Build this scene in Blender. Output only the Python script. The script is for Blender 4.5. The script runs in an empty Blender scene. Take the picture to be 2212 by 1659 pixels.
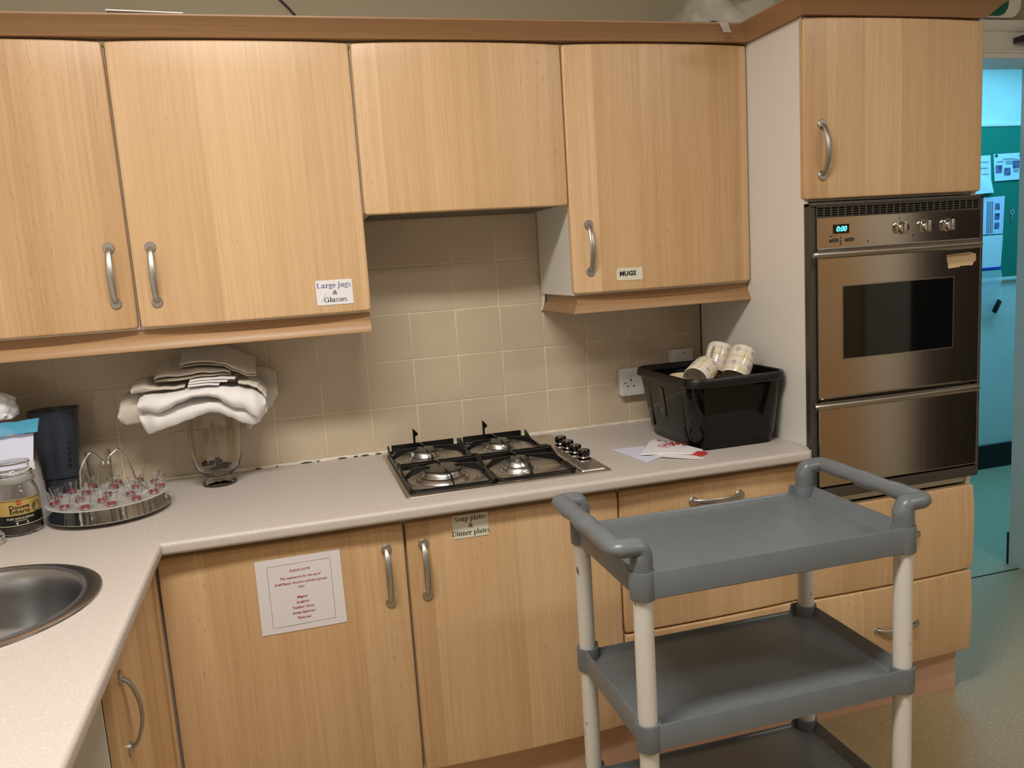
import bpy, bmesh, math, random
from mathutils import Vector, Matrix, noise
random.seed(7)
PI = math.pi
sc = bpy.context.scene
COL = sc.collection

# ---------------------------------------------------------------- camera
cam_d = bpy.data.cameras.new('camera')
cam = bpy.data.objects.new('camera', cam_d)
COL.objects.link(cam)
YAW, PITCH, ROLL, FPX = 0.267496, -0.149614, -0.065301, 1755.94
_ca, _sa = math.cos(YAW), math.sin(YAW)
_f = Vector((_sa * math.cos(PITCH), _ca * math.cos(PITCH), math.sin(PITCH)))
_r0 = Vector((_ca, -_sa, 0)); _u0 = _r0.cross(_f)
_r = _r0 * math.cos(ROLL) + _u0 * math.sin(ROLL)
_u = -_r0 * math.sin(ROLL) + _u0 * math.cos(ROLL)
cam.matrix_world = Matrix(((_r.x, _u.x, -_f.x, -0.240595), (_r.y, _u.y, -_f.y, -2.619376),
                           (_r.z, _u.z, -_f.z, 1.501344), (0, 0, 0, 1)))
cam_d.sensor_fit = 'HORIZONTAL'; cam_d.sensor_width = 36.0
cam_d.lens = FPX / 2212 * 36.0
cam_d.clip_start = 0.02; cam_d.clip_end = 60
sc.camera = cam

# ---------------------------------------------------------------- light
w = bpy.data.worlds.new('world'); sc.world = w; w.use_nodes = True
w.node_tree.nodes['Background'].inputs[0].default_value = (1.0, 0.97, 0.93, 1)
w.node_tree.nodes['Background'].inputs[1].default_value = 0.03
sc.view_settings.view_transform = 'Standard'; sc.view_settings.look = 'None'
sc.view_settings.gamma = 1.0; sc.view_settings.use_curve_mapping = False
sc.view_settings.exposure = 0.0
sc.cycles.use_denoising = True
sc.cycles.max_bounces = 12; sc.cycles.transparent_max_bounces = 16
sc.cycles.sample_clamp_indirect = 6.0

def area(name, loc, rot, sx, sy, power, color):
    d = bpy.data.lights.new(name, 'AREA'); d.shape = 'RECTANGLE'; d.size = sx; d.size_y = sy
    d.energy = power; d.color = color
    o = bpy.data.objects.new(name, d); COL.objects.link(o); o.location = loc; o.rotation_euler = rot
    return o
CEIL = 2.85
area('ceiling_lamp_light', (-0.40, -1.86, CEIL - 0.075), (0, 0, 0), 1.2, 0.30, 52, (1.0, 0.948, 0.882))
area('ceiling_lamp_light', (2.1, -2.75, CEIL - 0.075), (0, 0, 0), 1.2, 0.30, 24, (1.0, 0.948, 0.882))
area('corridor_daylight', (3.5, 0.75, 2.5), (0, 0, 0), 1.8, 0.9, 40, (0.13, 0.56, 0.95))

# ---------------------------------------------------------------- materials
def lin(c):
    return tuple(((v / 255) / 12.92 if v / 255 <= 0.04045 else ((v / 255 + 0.055) / 1.055) ** 2.4) for v in c)
def new_mat(name):
    m = bpy.data.materials.new(name); m.use_nodes = True
    nt = m.node_tree
    return m, nt, nt.nodes['Principled BSDF']
def inp(b, k, v):
    b.inputs[k].default_value = v
def mat(name, rgb, rough=0.5, metal=0.0, spec=0.5, trans=0.0, ior=1.45, alpha=1.0, coat=0.0, emit=None, noise_amt=0.0, noise_scale=60, bump=0.0, bump_scale=80):
    m, nt, b = new_mat(name)
    c = lin(rgb) + (1,)
    inp(b, 'Base Color', c); inp(b, 'Roughness', rough); inp(b, 'Metallic', metal); inp(b, 'Specular IOR Level', spec)
    inp(b, 'Transmission Weight', trans); inp(b, 'IOR', ior); inp(b, 'Alpha', alpha); inp(b, 'Coat Weight', coat)
    if emit:
        inp(b, 'Emission Color', lin(emit[0]) + (1,)); inp(b, 'Emission Strength', emit[1])
    if noise_amt > 0 or bump > 0:
        tc = nt.nodes.new('ShaderNodeTexCoord')
    if noise_amt > 0:
        n = nt.nodes.new('ShaderNodeTexNoise'); n.inputs['Scale'].default_value = noise_scale; n.inputs['Detail'].default_value = 5
        nt.links.new(tc.outputs['Object'], n.inputs['Vector'])
        mx = nt.nodes.new('ShaderNodeMix'); mx.data_type = 'RGBA'; mx.blend_type = 'MULTIPLY'; mx.inputs[0].default_value = 1
        r = nt.nodes.new('ShaderNodeMapRange'); r.inputs[1].default_value = 0.3; r.inputs[2].default_value = 0.7
        r.inputs[3].default_value = 1 - noise_amt; r.inputs[4].default_value = 1 + noise_amt * .4
        nt.links.new(n.outputs['Fac'], r.inputs[0])
        cb = nt.nodes.new('ShaderNodeCombineColor')
        for i in range(3): nt.links.new(r.outputs[0], cb.inputs[i])
        mx.inputs[6].default_value = c; nt.links.new(cb.outputs[0], mx.inputs[7])
        nt.links.new(mx.outputs[2], b.inputs['Base Color'])
    if bump > 0:
        n2 = nt.nodes.new('ShaderNodeTexNoise'); n2.inputs['Scale'].default_value = bump_scale; n2.inputs['Detail'].default_value = 4
        nt.links.new(tc.outputs['Object'], n2.inputs['Vector'])
        bp = nt.nodes.new('ShaderNodeBump'); bp.inputs['Strength'].default_value = bump; bp.inputs['Distance'].default_value = 0.004
        nt.links.new(n2.outputs['Fac'], bp.inputs['Height']); nt.links.new(bp.outputs[0], b.inputs['Normal'])
    return m

def mth(nt, op, a, b=None, c=None):
    n = nt.nodes.new('ShaderNodeMath'); n.operation = op
    for i, v in enumerate((a, b, c)):
        if v is None: continue
        if hasattr(v, 'is_linked') or hasattr(v, 'links'): nt.links.new(v, n.inputs[i])
        else: n.inputs[i].default_value = v
    return n.outputs[0]
def comb(nt, x, y, z):
    n = nt.nodes.new('ShaderNodeCombineXYZ')
    for i, v in enumerate((x, y, z)):
        if hasattr(v, 'links'): nt.links.new(v, n.inputs[i])
        else: n.inputs[i].default_value = v
    return n.outputs[0]
def wood(name, dark, light, grain='z', stave=0.12, rough=0.33, fleck=0.42):
    """Beech foil: vertical staves of differing tone, fine grain lines and short dark ray flecks."""
    m, nt, b = new_mat(name)
    tc = nt.nodes.new('ShaderNodeTexCoord'); oi = nt.nodes.new('ShaderNodeObjectInfo')
    sp = nt.nodes.new('ShaderNodeSeparateXYZ'); nt.links.new(tc.outputs['Object'], sp.inputs[0])
    X, Y, Z = sp.outputs
    rnd = mth(nt, 'MULTIPLY', oi.outputs['Random'], 13.7)
    if grain == 'z':
        s = mth(nt, 'ADD', X, rnd); a = mth(nt, 'ADD', Z, rnd)
    elif grain == 'zy':
        s = mth(nt, 'ADD', Y, rnd); a = mth(nt, 'ADD', Z, rnd)
    else:
        s = mth(nt, 'ADD', mth(nt, 'SUBTRACT', Z, mth(nt, 'MULTIPLY', Y, 0.3)), rnd); a = mth(nt, 'ADD', mth(nt, 'ADD', X, Y), rnd)
    wob = nt.nodes.new('ShaderNodeTexNoise'); wob.inputs['Scale'].default_value = 1.0; wob.inputs['Detail'].default_value = 2
    nt.links.new(comb(nt, mth(nt, 'MULTIPLY', s, 5.0), 0.0, mth(nt, 'MULTIPLY', a, 1.1)), wob.inputs['Vector'])
    s2 = mth(nt, 'ADD', s, mth(nt, 'MULTIPLY', mth(nt, 'SUBTRACT', wob.outputs['Fac'], 0.5), 0.035))
    idx = mth(nt, 'FLOOR', mth(nt, 'MULTIPLY', s, 1 / stave))
    wn = nt.nodes.new('ShaderNodeTexWhiteNoise'); wn.noise_dimensions = '1D'; nt.links.new(idx, wn.inputs['W'])
    off = mth(nt, 'MULTIPLY', wn.outputs['Value'], 31.0)
    def nz(ks, ka, det):
        n = nt.nodes.new('ShaderNodeTexNoise'); n.inputs['Scale'].default_value = 1.0; n.inputs['Detail'].default_value = det
        nt.links.new(comb(nt, mth(nt, 'MULTIPLY', s2, ks), off, mth(nt, 'MULTIPLY', a, ka)), n.inputs['Vector'])
        return n.outputs['Fac']
    g1 = nz(28, 0.7, 3); g2 = nz(150, 1.6, 3); g3 = nz(480, 9, 1); fl = nz(300, 42, 1); fmask = nz(9, 0.8, 1)
    t = mth(nt, 'MULTIPLY', wn.outputs['Value'], 0.50)
    t = mth(nt, 'ADD', t, mth(nt, 'MULTIPLY', mth(nt, 'SUBTRACT', g1, 0.5), 0.5))
    t = mth(nt, 'ADD', t, mth(nt, 'MULTIPLY', mth(nt, 'SUBTRACT', g2, 0.5), mth(nt, 'MULTIPLY', g1, 1.1)))
    t = mth(nt, 'ADD', t, mth(nt, 'MULTIPLY', mth(nt, 'SUBTRACT', g3, 0.5), 0.4))
    t = mth(nt, 'ADD', t, 0.29)
    cr = nt.nodes.new('ShaderNodeValToRGB')
    cr.color_ramp.elements[0].position = 0.0; cr.color_ramp.elements[0].color = lin(dark) + (1,)
    cr.color_ramp.elements[1].position = 1.0; cr.color_ramp.elements[1].color = lin(light) + (1,)
    nt.links.new(t, cr.inputs[0])
    f1 = nt.nodes.new('ShaderNodeMapRange'); f1.inputs[1].default_value = 0.66; f1.inputs[2].default_value = 0.74
    nt.links.new(fl, f1.inputs[0])
    f2 = nt.nodes.new('ShaderNodeMapRange'); f2.inputs[1].default_value = 0.44; f2.inputs[2].default_value = 0.6
    nt.links.new(fmask, f2.inputs[0])
    fm = mth(nt, 'MULTIPLY', mth(nt, 'MULTIPLY', f1.outputs[0], f2.outputs[0]), fleck)
    mx = nt.nodes.new('ShaderNodeMix'); mx.data_type = 'RGBA'; nt.links.new(fm, mx.inputs[0])
    nt.links.new(cr.outputs[0], mx.inputs[6]); mx.inputs[7].default_value = lin(tuple(v * 0.84 for v in dark)) + (1,)
    nt.links.new(mx.outputs[2], b.inputs['Base Color'])
    inp(b, 'Roughness', rough); inp(b, 'Specular IOR Level', 0.5)
    bp = nt.nodes.new('ShaderNodeBump'); bp.inputs['Strength'].default_value = 0.12; bp.inputs['Distance'].default_value = 0.0015
    nt.links.new(g2, bp.inputs['Height']); nt.links.new(bp.outputs[0], b.inputs['Normal'])
    return m
def speckle(name, base, dark, light, rough=0.45, sc1=420, sc2=160, amt=0.6, bump=0.0):
    m, nt, b = new_mat(name)
    tc = nt.nodes.new('ShaderNodeTexCoord')
    n1 = nt.nodes.new('ShaderNodeTexNoise'); n1.inputs['Scale'].default_value = sc1; n1.inputs['Detail'].default_value = 2
    n2 = nt.nodes.new('ShaderNodeTexNoise'); n2.inputs['Scale'].default_value = sc2; n2.inputs['Detail'].default_value = 3
    for n in (n1, n2): nt.links.new(tc.outputs['Object'], n.inputs['Vector'])
    r1 = nt.nodes.new('ShaderNodeMapRange'); r1.inputs[1].default_value = .56; r1.inputs[2].default_value = .68; r1.inputs[4].default_value = amt
    r2 = nt.nodes.new('ShaderNodeMapRange'); r2.inputs[1].default_value = .54; r2.inputs[2].default_value = .66; r2.inputs[4].default_value = amt
    nt.links.new(n1.outputs['Fac'], r1.inputs[0]); nt.links.new(n2.outputs['Fac'], r2.inputs[0])
    a = nt.nodes.new('ShaderNodeMix'); a.data_type = 'RGBA'; nt.links.new(r1.outputs[0], a.inputs[0])
    a.inputs[6].default_value = lin(base) + (1,); a.inputs[7].default_value = lin(dark) + (1,)
    c = nt.nodes.new('ShaderNodeMix'); c.data_type = 'RGBA'; nt.links.new(r2.outputs[0], c.inputs[0])
    nt.links.new(a.outputs[2], c.inputs[6]); c.inputs[7].default_value = lin(light) + (1,)
    nt.links.new(c.outputs[2], b.inputs['Base Color']); inp(b, 'Roughness', rough); inp(b, 'Specular IOR Level', 0.4)
    if bump:
        bp = nt.nodes.new('ShaderNodeBump'); bp.inputs['Strength'].default_value = bump; bp.inputs['Distance'].default_value = 0.001
        nt.links.new(n1.outputs['Fac'], bp.inputs['Height']); nt.links.new(bp.outputs[0], b.inputs['Normal'])
    return m
def brushed(name, rgb, rough=0.25, axis='x', amt=0.12, scale=700):
    m, nt, b = new_mat(name)
    inp(b, 'Base Color', lin(rgb) + (1,)); inp(b, 'Metallic', 1.0)
    tc = nt.nodes.new('ShaderNodeTexCoord'); mp = nt.nodes.new('ShaderNodeMapping')
    mp.inputs['Scale'].default_value = {'x': (2, scale, scale), 'z': (scale, scale, 2)}[axis]
    nt.links.new(tc.outputs['Object'], mp.inputs[0])
    n = nt.nodes.new('ShaderNodeTexNoise'); n.inputs['Scale'].default_value = 1; n.inputs['Detail'].default_value = 2
    nt.links.new(mp.outputs[0], n.inputs['Vector'])
    r = nt.nodes.new('ShaderNodeMapRange'); r.inputs[3].default_value = rough - amt / 2; r.inputs[4].default_value = rough + amt
    nt.links.new(n.outputs['Fac'], r.inputs[0]); nt.links.new(r.outputs[0], b.inputs['Roughness'])
    return m

M = {}
M['beech'] = wood('beech_foil', (182, 142, 98), (229, 194, 151))
M['beech_return'] = wood('beech_foil_return', (182, 142, 98), (229, 194, 151), grain='zy')
M['beech_trim'] = wood('beech_trim_foil', (146, 110, 76), (184, 146, 104), grain='x', stave=0.4, rough=0.4, fleck=0.35)
M['plinth'] = wood('plinth_foil', (196, 152, 124), (222, 184, 156), grain='x', stave=0.4, rough=0.45, fleck=0.2)
M['white_board'] = mat('white_melamine', (226, 222, 214), 0.45)
M['gap'] = mat('dark_gap', (30, 24, 20), 0.9)
M['worktop'] = speckle('speckled_laminate', (198, 189, 182), (172, 161, 153), (216, 209, 203), 0.42, 520, 260, 0.55)
M['seam'] = mat('worktop_joint_filler', (214, 207, 201), 0.5)
M['tile'] = mat('cream_glazed_tile', (204, 188, 164), 0.12, noise_amt=0.05, noise_scale=9, bump=0.05, bump_scale=14)
M['grout'] = mat('grout', (222, 210, 182), 0.8)
M['sealant'] = mat('white_sealant', (226, 218, 200), 0.45, noise_amt=0.2, noise_scale=40)
M['wall'] = mat('painted_wall', (170, 159, 135), 0.75, noise_amt=0.04, noise_scale=5)
M['white_paint'] = mat('white_gloss_paint', (224, 220, 210), 0.35, noise_amt=0.04, noise_scale=8)
M['far_wall'] = mat('far_wall_paint', (200, 193, 180), 0.8, noise_amt=0.05, noise_scale=5)
M['ceiling'] = mat('ceiling_paint', (214, 210, 203), 0.85)
M['floor'] = speckle('vinyl_floor', (176, 158, 124), (150, 130, 98), (196, 180, 148), 0.4, 260, 90, 0.7)
M['black_skirt'] = mat('black_skirting', (14, 13, 14), 0.35)
M['steel'] = brushed('brushed_steel', (176, 170, 162), 0.26, 'x')
M['oven_steel'] = brushed('oven_steel', (188, 180, 170), 0.12, 'z', 0.05, 500)
M['hob_steel'] = brushed('hob_steel', (205, 199, 190), 0.38, 'x', 0.1)
M['sink_steel'] = brushed('sink_steel', (180, 181, 183), 0.24, 'x', 0.04, 120)
M['chrome'] = mat('polished_metal', (205, 203, 200), 0.08, 1.0)
M['alu'] = mat('burner_aluminium', (214, 212, 209), 0.3, 1.0)
M['silver_satin'] = mat('satin_silver', (226, 225, 223), 0.36, 0.45)
M['nickel'] = mat('satin_nickel', (186, 183, 178), 0.38, 1.0)
M['frame_grey'] = mat('oven_frame_grey', (96, 92, 86), 0.4, 0.7)
M['black_gloss'] = mat('black_gloss_plastic', (8, 8, 8), 0.12, coat=0.3)
M['enamel'] = mat('black_enamel', (11, 11, 12), 0.28)
M['burner_cap'] = mat('burner_cap_enamel', (52, 50, 46), 0.3)
M['black_glass'] = mat('black_glass', (14, 14, 14), 0.04, spec=0.6)
M['crate'] = mat('black_polypropylene', (5, 5, 5), 0.1, spec=0.4)
M['crate_rim'] = mat('black_polypropylene_rim', (9, 9, 9), 0.36)
M['display'] = mat('display_digits', (80, 220, 255), 0.5, emit=((70, 215, 255), 3.2))
M['socket'] = mat('white_moulded_plastic', (222, 218, 216), 0.3)
M['dark'] = mat('dark_hole', (18, 17, 17), 0.6)
M['black_ink'] = mat('black_ink', (22, 20, 26), 0.6)
M['violet_ink'] = mat('violet_ink', (96, 92, 150), 0.6)
M['red_ink'] = mat('red_ink', (176, 62, 66), 0.6)
M['grey_ink'] = mat('grey_ink', (112, 112, 122), 0.6)
M['paper'] = mat('white_paper', (228, 226, 228), 0.6)
M['laminated'] = mat('laminated_paper', (226, 222, 224), 0.22)
M['cream_paper'] = mat('aged_label_paper', (222, 218, 198), 0.5, noise_amt=0.06, noise_scale=30)
M['bluish_paper'] = mat('bluish_white_paper', (214, 216, 236), 0.55)
M['masking'] = mat('masking_tape', (226, 198, 156), 0.7, noise_amt=0.12, noise_scale=25)
M['trolley'] = mat('grey_polypropylene', (107, 113, 117), 0.3, noise_amt=0.05, noise_scale=20, bump=0.04, bump_scale=300)
M['linen'] = mat('white_linen', (240, 238, 236), 0.85, bump=0.25, bump_scale=500)
M['linen_grey'] = mat('ecru_linen', (218, 210, 198), 0.9, bump=0.35, bump_scale=420)
M['glass'] = mat('clear_glass', (255, 255, 255), 0.0, trans=1.0, ior=1.45)
M['smoke_glass'] = mat('smoky_glass', (246, 244, 238), 0.0, trans=1.0, ior=1.4)
M['dark_glass'] = mat('dark_smoked_glass', (46, 42, 34), 0.05, trans=0.55, ior=1.45)
M['pebble'] = mat('dark_glass_pebble', (26, 24, 22), 0.12, spec=0.6)
M['pebble_pale'] = mat('pale_pebble', (140, 130, 110), 0.3)
M['jug'] = mat('dark_blue_plastic', (118, 126, 142), 0.08, trans=0.8, ior=1.25)
M['etched'] = mat('etched_glass', (250, 250, 248), 0.04, trans=1.0, ior=1.2, bump=1.0, bump_scale=170)
M['red'] = mat('red_liquid', (190, 60, 62), 0.2)
M['gold'] = mat('gold_label', (206, 180, 108), 0.32, 0.55)
M['label_black'] = mat('black_label', (18, 17, 16), 0.35)
M['label_cream'] = mat('cream_print', (236, 226, 190), 0.4)
M['label_red'] = mat('red_emblem', (170, 40, 34), 0.4)
M['coffee'] = mat('coffee_granules', (62, 40, 26), 0.9, noise_amt=0.5, noise_scale=220)
M['jar_collar'] = mat('grey_plastic_collar', (150, 150, 140), 0.35)
M['mug'] = mat('white_glazed_china', (236, 230, 218), 0.12)
M['mug_cream'] = mat('cream_glazed_china', (228, 214, 176), 0.15)
M['green'] = mat('green_sign_face', (16, 96, 68), 0.45)
M['green_board'] = mat('green_felt', (20, 120, 96), 0.9)
M['cable'] = mat('dark_cable', (52, 46, 58), 0.5)
M['blue_edge'] = mat('blue_plastic_edge', (40, 60, 190), 0.4)
M['photo_print'] = mat('photo_print', (120, 120, 160), 0.5, noise_amt=0.9, noise_scale=40)
M['pale_card'] = mat('white_card', (236, 236, 240), 0.5)
M['brown_paper'] = mat('pinkish_tissue', (206, 188, 176), 0.85)
def film(name, rgb, alpha, rough=0.2):
    return mat(name, rgb, rough, alpha=alpha, spec=0.6)
M['poly'] = film('clear_polythene', (230, 232, 234), 0.28, 0.12)
M['poly_white'] = mat('cloudy_polythene', (206, 200, 186), 0.4, alpha=0.72, noise_amt=0.2, noise_scale=18)
M['blue_film'] = film('blue_sachet_film', (96, 188, 228), 0.62, 0.2)

# plaid pattern for the mugs
def plaid():
    m, nt, b = new_mat('plaid_glazed_china')
    tc = nt.nodes.new('ShaderNodeTexCoord'); sp = nt.nodes.new('ShaderNodeSeparateXYZ'); nt.links.new(tc.outputs['Object'], sp.inputs[0])
    X, Y, Z = sp.outputs
    ang = mth(nt, 'MULTIPLY', mth(nt, 'ARCTAN2', Y, X), 0.041)      # arc length
    def lines(c, period, offs, wd):
        r = None
        for o in offs:
            p = mth(nt, 'ABSOLUTE', mth(nt, 'SUBTRACT', mth(nt, 'MODULO', mth(nt, 'ADD', c, 10 * period - o + period / 2), period), period / 2))
            l = mth(nt, 'LESS_THAN', p, wd)
            r = l if r is None else mth(nt, 'MAXIMUM', r, l)
        return r
    la = lines(ang, 0.0515, (0.0, 0.0045, 0.009), 0.0011); lz = lines(Z, 0.046, (0.016, 0.0205, 0.025), 0.0011)
    ta = lines(ang, 0.0515, (0.0305,), 0.0006); tz = lines(Z, 0.046, (0.043,), 0.0006)
    band = mth(nt, 'MULTIPLY', lines(ang, 0.0515, (0.0305,), 0.017), lines(Z, 0.046, (0.043,), 0.014))
    def mixc(f, c1, c2):
        x = nt.nodes.new('ShaderNodeMix'); x.data_type = 'RGBA'; nt.links.new(f, x.inputs[0])
        if isinstance(c1, tuple): x.inputs[6].default_value = lin(c1) + (1,)
        else: nt.links.new(c1, x.inputs[6])
        x.inputs[7].default_value = lin(c2) + (1,)
        return x.outputs[2]
    c = mixc(band, (236, 232, 222), (228, 216, 184))
    c = mixc(mth(nt, 'MULTIPLY', mth(nt, 'MAXIMUM', la, lz), 0.45), c, (150, 90, 80))
    c = mixc(mth(nt, 'MULTIPLY', mth(nt, 'MAXIMUM', ta, tz), 0.7), c, (60, 44, 40))
    c = mixc(mth(nt, 'MULTIPLY', la, lz), c, (24, 16, 18))
    inr = mth(nt, 'LESS_THAN', mth(nt, 'ADD', mth(nt, 'POWER', X, 2.0), mth(nt, 'POWER', Y, 2.0)), 0.0375 ** 2)
    c = mixc(inr, c, (236, 230, 216))
    top = mth(nt, 'GREATER_THAN', Z, 0.089)
    c = mixc(top, c, (236, 230, 216))
    nt.links.new(c, b.inputs['Base Color']); inp(b, 'Roughness', 0.12)
    return m
M['plaid'] = plaid()
# scuffed tube for the trolley posts
def post_mat():
    m, nt, b = new_mat('pale_grey_coated_tube')
    tc = nt.nodes.new('ShaderNodeTexCoord'); mp = nt.nodes.new('ShaderNodeMapping'); mp.inputs['Scale'].default_value = (60, 60, 22)
    nt.links.new(tc.outputs['Object'], mp.inputs[0])
    n = nt.nodes.new('ShaderNodeTexNoise'); n.inputs['Scale'].default_value = 1; n.inputs['Detail'].default_value = 4; nt.links.new(mp.outputs[0], n.inputs['Vector'])
    r = nt.nodes.new('ShaderNodeMapRange'); r.inputs[1].default_value = .68; r.inputs[2].default_value = .73; nt.links.new(n.outputs['Fac'], r.inputs[0])
    x = nt.nodes.new('ShaderNodeMix'); x.data_type = 'RGBA'; nt.links.new(r.outputs[0], x.inputs[0])
    x.inputs[6].default_value = lin((216, 213, 206)) + (1,); x.inputs[7].default_value = lin((120, 108, 96)) + (1,)
    nt.links.new(x.outputs[2], b.inputs['Base Color']); inp(b, 'Roughness', 0.38); inp(b, 'Specular IOR Level', 0.5)
    return m
M['post'] = post_mat()

# ---------------------------------------------------------------- object helpers
def finish(bm, smooth=True, ang=35):
    bmesh.ops.remove_doubles(bm, verts=bm.verts, dist=1e-6)
    bmesh.ops.recalc_face_normals(bm, faces=bm.faces)
    if smooth:
        lim = math.radians(ang)
        for f in bm.faces: f.smooth = True
        for e in bm.edges:
            if len(e.link_faces) != 2: e.smooth = False; continue
            an = e.calc_face_angle(0); a0, a1 = sorted(f.calc_area() for f in e.link_faces)
            e.smooth = not (an > lim or (an > .2 and a1 > 1e-4 and a1 > 40 * a0))
ORG = {}
def origin_of(o):
    v = Vector((0, 0, 0))
    while o is not None:
        v += o.location; o = o.parent
    return v
def mesh_obj(name, bm, m, parent=None, local=False, smooth=True, ang=35):
    """one mesh object; vertices are given in world space unless local"""
    finish(bm, smooth, ang)
    if parent is not None and not local:
        bmesh.ops.translate(bm, verts=bm.verts, vec=-origin_of(parent))
    me = bpy.data.meshes.new(name); bm.to_mesh(me); bm.free()
    o = bpy.data.objects.new(name, me); COL.objects.link(o)
    for k in (m if isinstance(m, (list, tuple)) else [m]): me.materials.append(M[k] if isinstance(k, str) else k)
    if parent is not None: o.parent = parent
    return o
def thing(name, label, cat, loc, group=None, rot=None):
    o = bpy.data.objects.new(name, None); COL.objects.link(o); o.location = loc; o.empty_display_size = .05
    if rot: o.rotation_euler = rot
    o['label'] = label; o['category'] = cat
    if group: o['group'] = group
    return o
def solo(name, bm, m, label, cat, group=None, smooth=True, ang=35):
    xs = [v.co.x for v in bm.verts]; ys = [v.co.y for v in bm.verts]; zs = [v.co.z for v in bm.verts]
    c = Vector(((min(xs) + max(xs)) / 2, (min(ys) + max(ys)) / 2, min(zs)))
    bmesh.ops.translate(bm, verts=bm.verts, vec=-c)
    o = mesh_obj(name, bm, m, None, True, smooth, ang); o.location = c
    o['label'] = label; o['category'] = cat
    if group: o['group'] = group
    return o
def struct(name, bm, m, smooth=False, ang=35):
    o = mesh_obj(name, bm, m, None, True, smooth, ang); o['kind'] = 'structure'
    return o
def BM(): return bmesh.new()
def box(bm, x0, x1, y0, y1, z0, z1, bev=0.0, seg=2, mi=0):
    vs = [bm.verts.new((x, y, z)) for z in (z0, z1) for y in (y0, y1) for x in (x0, x1)]
    fs = [bm.faces.new([vs[i] for i in q]) for q in ((0, 2, 3, 1), (4, 5, 7, 6), (0, 1, 5, 4), (1, 3, 7, 5), (3, 2, 6, 7), (2, 0, 4, 6))]
    for f in fs: f.material_index = mi
    if bev > 0:
        es = list({e for f in fs for e in f.edges})
        r = bmesh.ops.bevel(bm, geom=es, offset=bev, segments=seg, profile=0.5, affect='EDGES')
        for f in r['faces']: f.material_index = mi
    return vs
def bx(*a, **k):
    bm = BM(); box(bm, *a, **k); return bm
def ring_faces(bm, rings, cap0=True, cap1=True, closed=True, mi=0):
    for a, b in zip(rings[:-1], rings[1:]):
        n = len(a)
        for i in range(n if closed else n - 1):
            j = (i + 1) % n
            f = bm.faces.new((a[i], a[j], b[j], b[i])); f.material_index = mi
    if cap0: bm.faces.new(rings[0][::-1]).material_index = mi
    if cap1: bm.faces.new(rings[-1]).material_index = mi
def loft(bm, rings, cap0=True, cap1=True, mi=0):
    rs = [[bm.verts.new(p) for p in r] for r in rings]
    ring_faces(bm, rs, cap0, cap1, True, mi); return rs
def tube(bm, pts, r, seg=12, ell=None, up=None, cap=True, closed=False, mi=0):
    """sweep a round (or elliptical) section along pts; r may be a list; ell=(a,b) scales side/up"""
    P = [Vector(p) for p in pts]; n = len(P)
    R = r if isinstance(r, (list, tuple)) else [r] * n
    T = []
    for i in range(n):
        a = P[(i - 1) % n] if (closed or i > 0) else P[0]; b = P[(i + 1) % n] if (closed or i < n - 1) else P[-1]
        T.append((b - a).normalized())
    ref = Vector(up) if up else (Vector((0, 0, 1)) if abs(T[0].z) < 0.9 else Vector((1, 0, 0)))
    nrm = (ref - T[0] * ref.dot(T[0])).normalized()
    rings = []
    for i in range(n):
        if up: q = Vector(up) - T[i] * Vector(up).dot(T[i])
        else: q = nrm - T[i] * nrm.dot(T[i])
        if q.length > 1e-6: nrm = q.normalized()
        side = T[i].cross(nrm)
        ea, eb = (ell[i] if isinstance(ell, list) else ell) if ell else (1, 1)
        rings.append([P[i] + side * (math.cos(2 * PI * k / seg) * R[i] * ea) + nrm * (math.sin(2 * PI * k / seg) * R[i] * eb) for k in range(seg)])
    rs = [[bm.verts.new(p) for p in q] for q in rings]
    if closed: rs.append(rs[0])
    ring_faces(bm, rs, cap and not closed, cap and not closed, True, mi)
def lathe(bm, prof, c=(0, 0, 0), seg=32, mi=0, sx=1.0, sy=1.0, closed=False):
    rings = []
    for r, z in prof:
        if r < 1e-6: rings.append([bm.verts.new((c[0], c[1], c[2] + z))])
        else: rings.append([bm.verts.new((c[0] + r * sx * math.cos(2 * PI * k / seg), c[1] + r * sy * math.sin(2 * PI * k / seg), c[2] + z)) for k in range(seg)])
    if closed: rings.append(rings[0])
    for a, b in zip(rings[:-1], rings[1:]):
        if len(a) == 1 and len(b) == 1: continue
        for i in range(seg):
            j = (i + 1) % seg
            if len(a) == 1: f = bm.faces.new((a[0], b[j], b[i]))
            elif len(b) == 1: f = bm.faces.new((a[i], a[j], b[0]))
            else: f = bm.faces.new((a[i], a[j], b[j], b[i]))
            f.material_index = mi
def fillet(pts, rad, n=5):
    """round the corners of an open polyline"""
    P = [Vector(p) for p in pts]; out = [P[0]]
    for i in range(1, len(P) - 1):
        a, b, c = P[i - 1], P[i], P[i + 1]
        r = rad[i] if isinstance(rad, (list, tuple)) else rad
        d0 = (a - b).normalized(); d1 = (c - b).normalized()
        r = min(r, (a - b).length * .49, (c - b).length * .49)
        p0 = b + d0 * r; p1 = b + d1 * r
        for k in range(n + 1):
            t = k / n
            out.append(p0 * (1 - t) ** 2 + b * 2 * t * (1 - t) + p1 * t * t)
    out.append(P[-1]); return out
def rrect(x0, x1, y0, y1, r, n=5):
    out = []
    for cx, cy, a0 in ((x1 - r, y1 - r, 0), (x0 + r, y1 - r, PI / 2), (x0 + r, y0 + r, PI), (x1 - r, y0 + r, 1.5 * PI)):
        for k in range(n + 1):
            a = a0 + PI / 2 * k / n
            out.append((cx + r * math.cos(a), cy + r * math.sin(a)))
    return out
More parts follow.
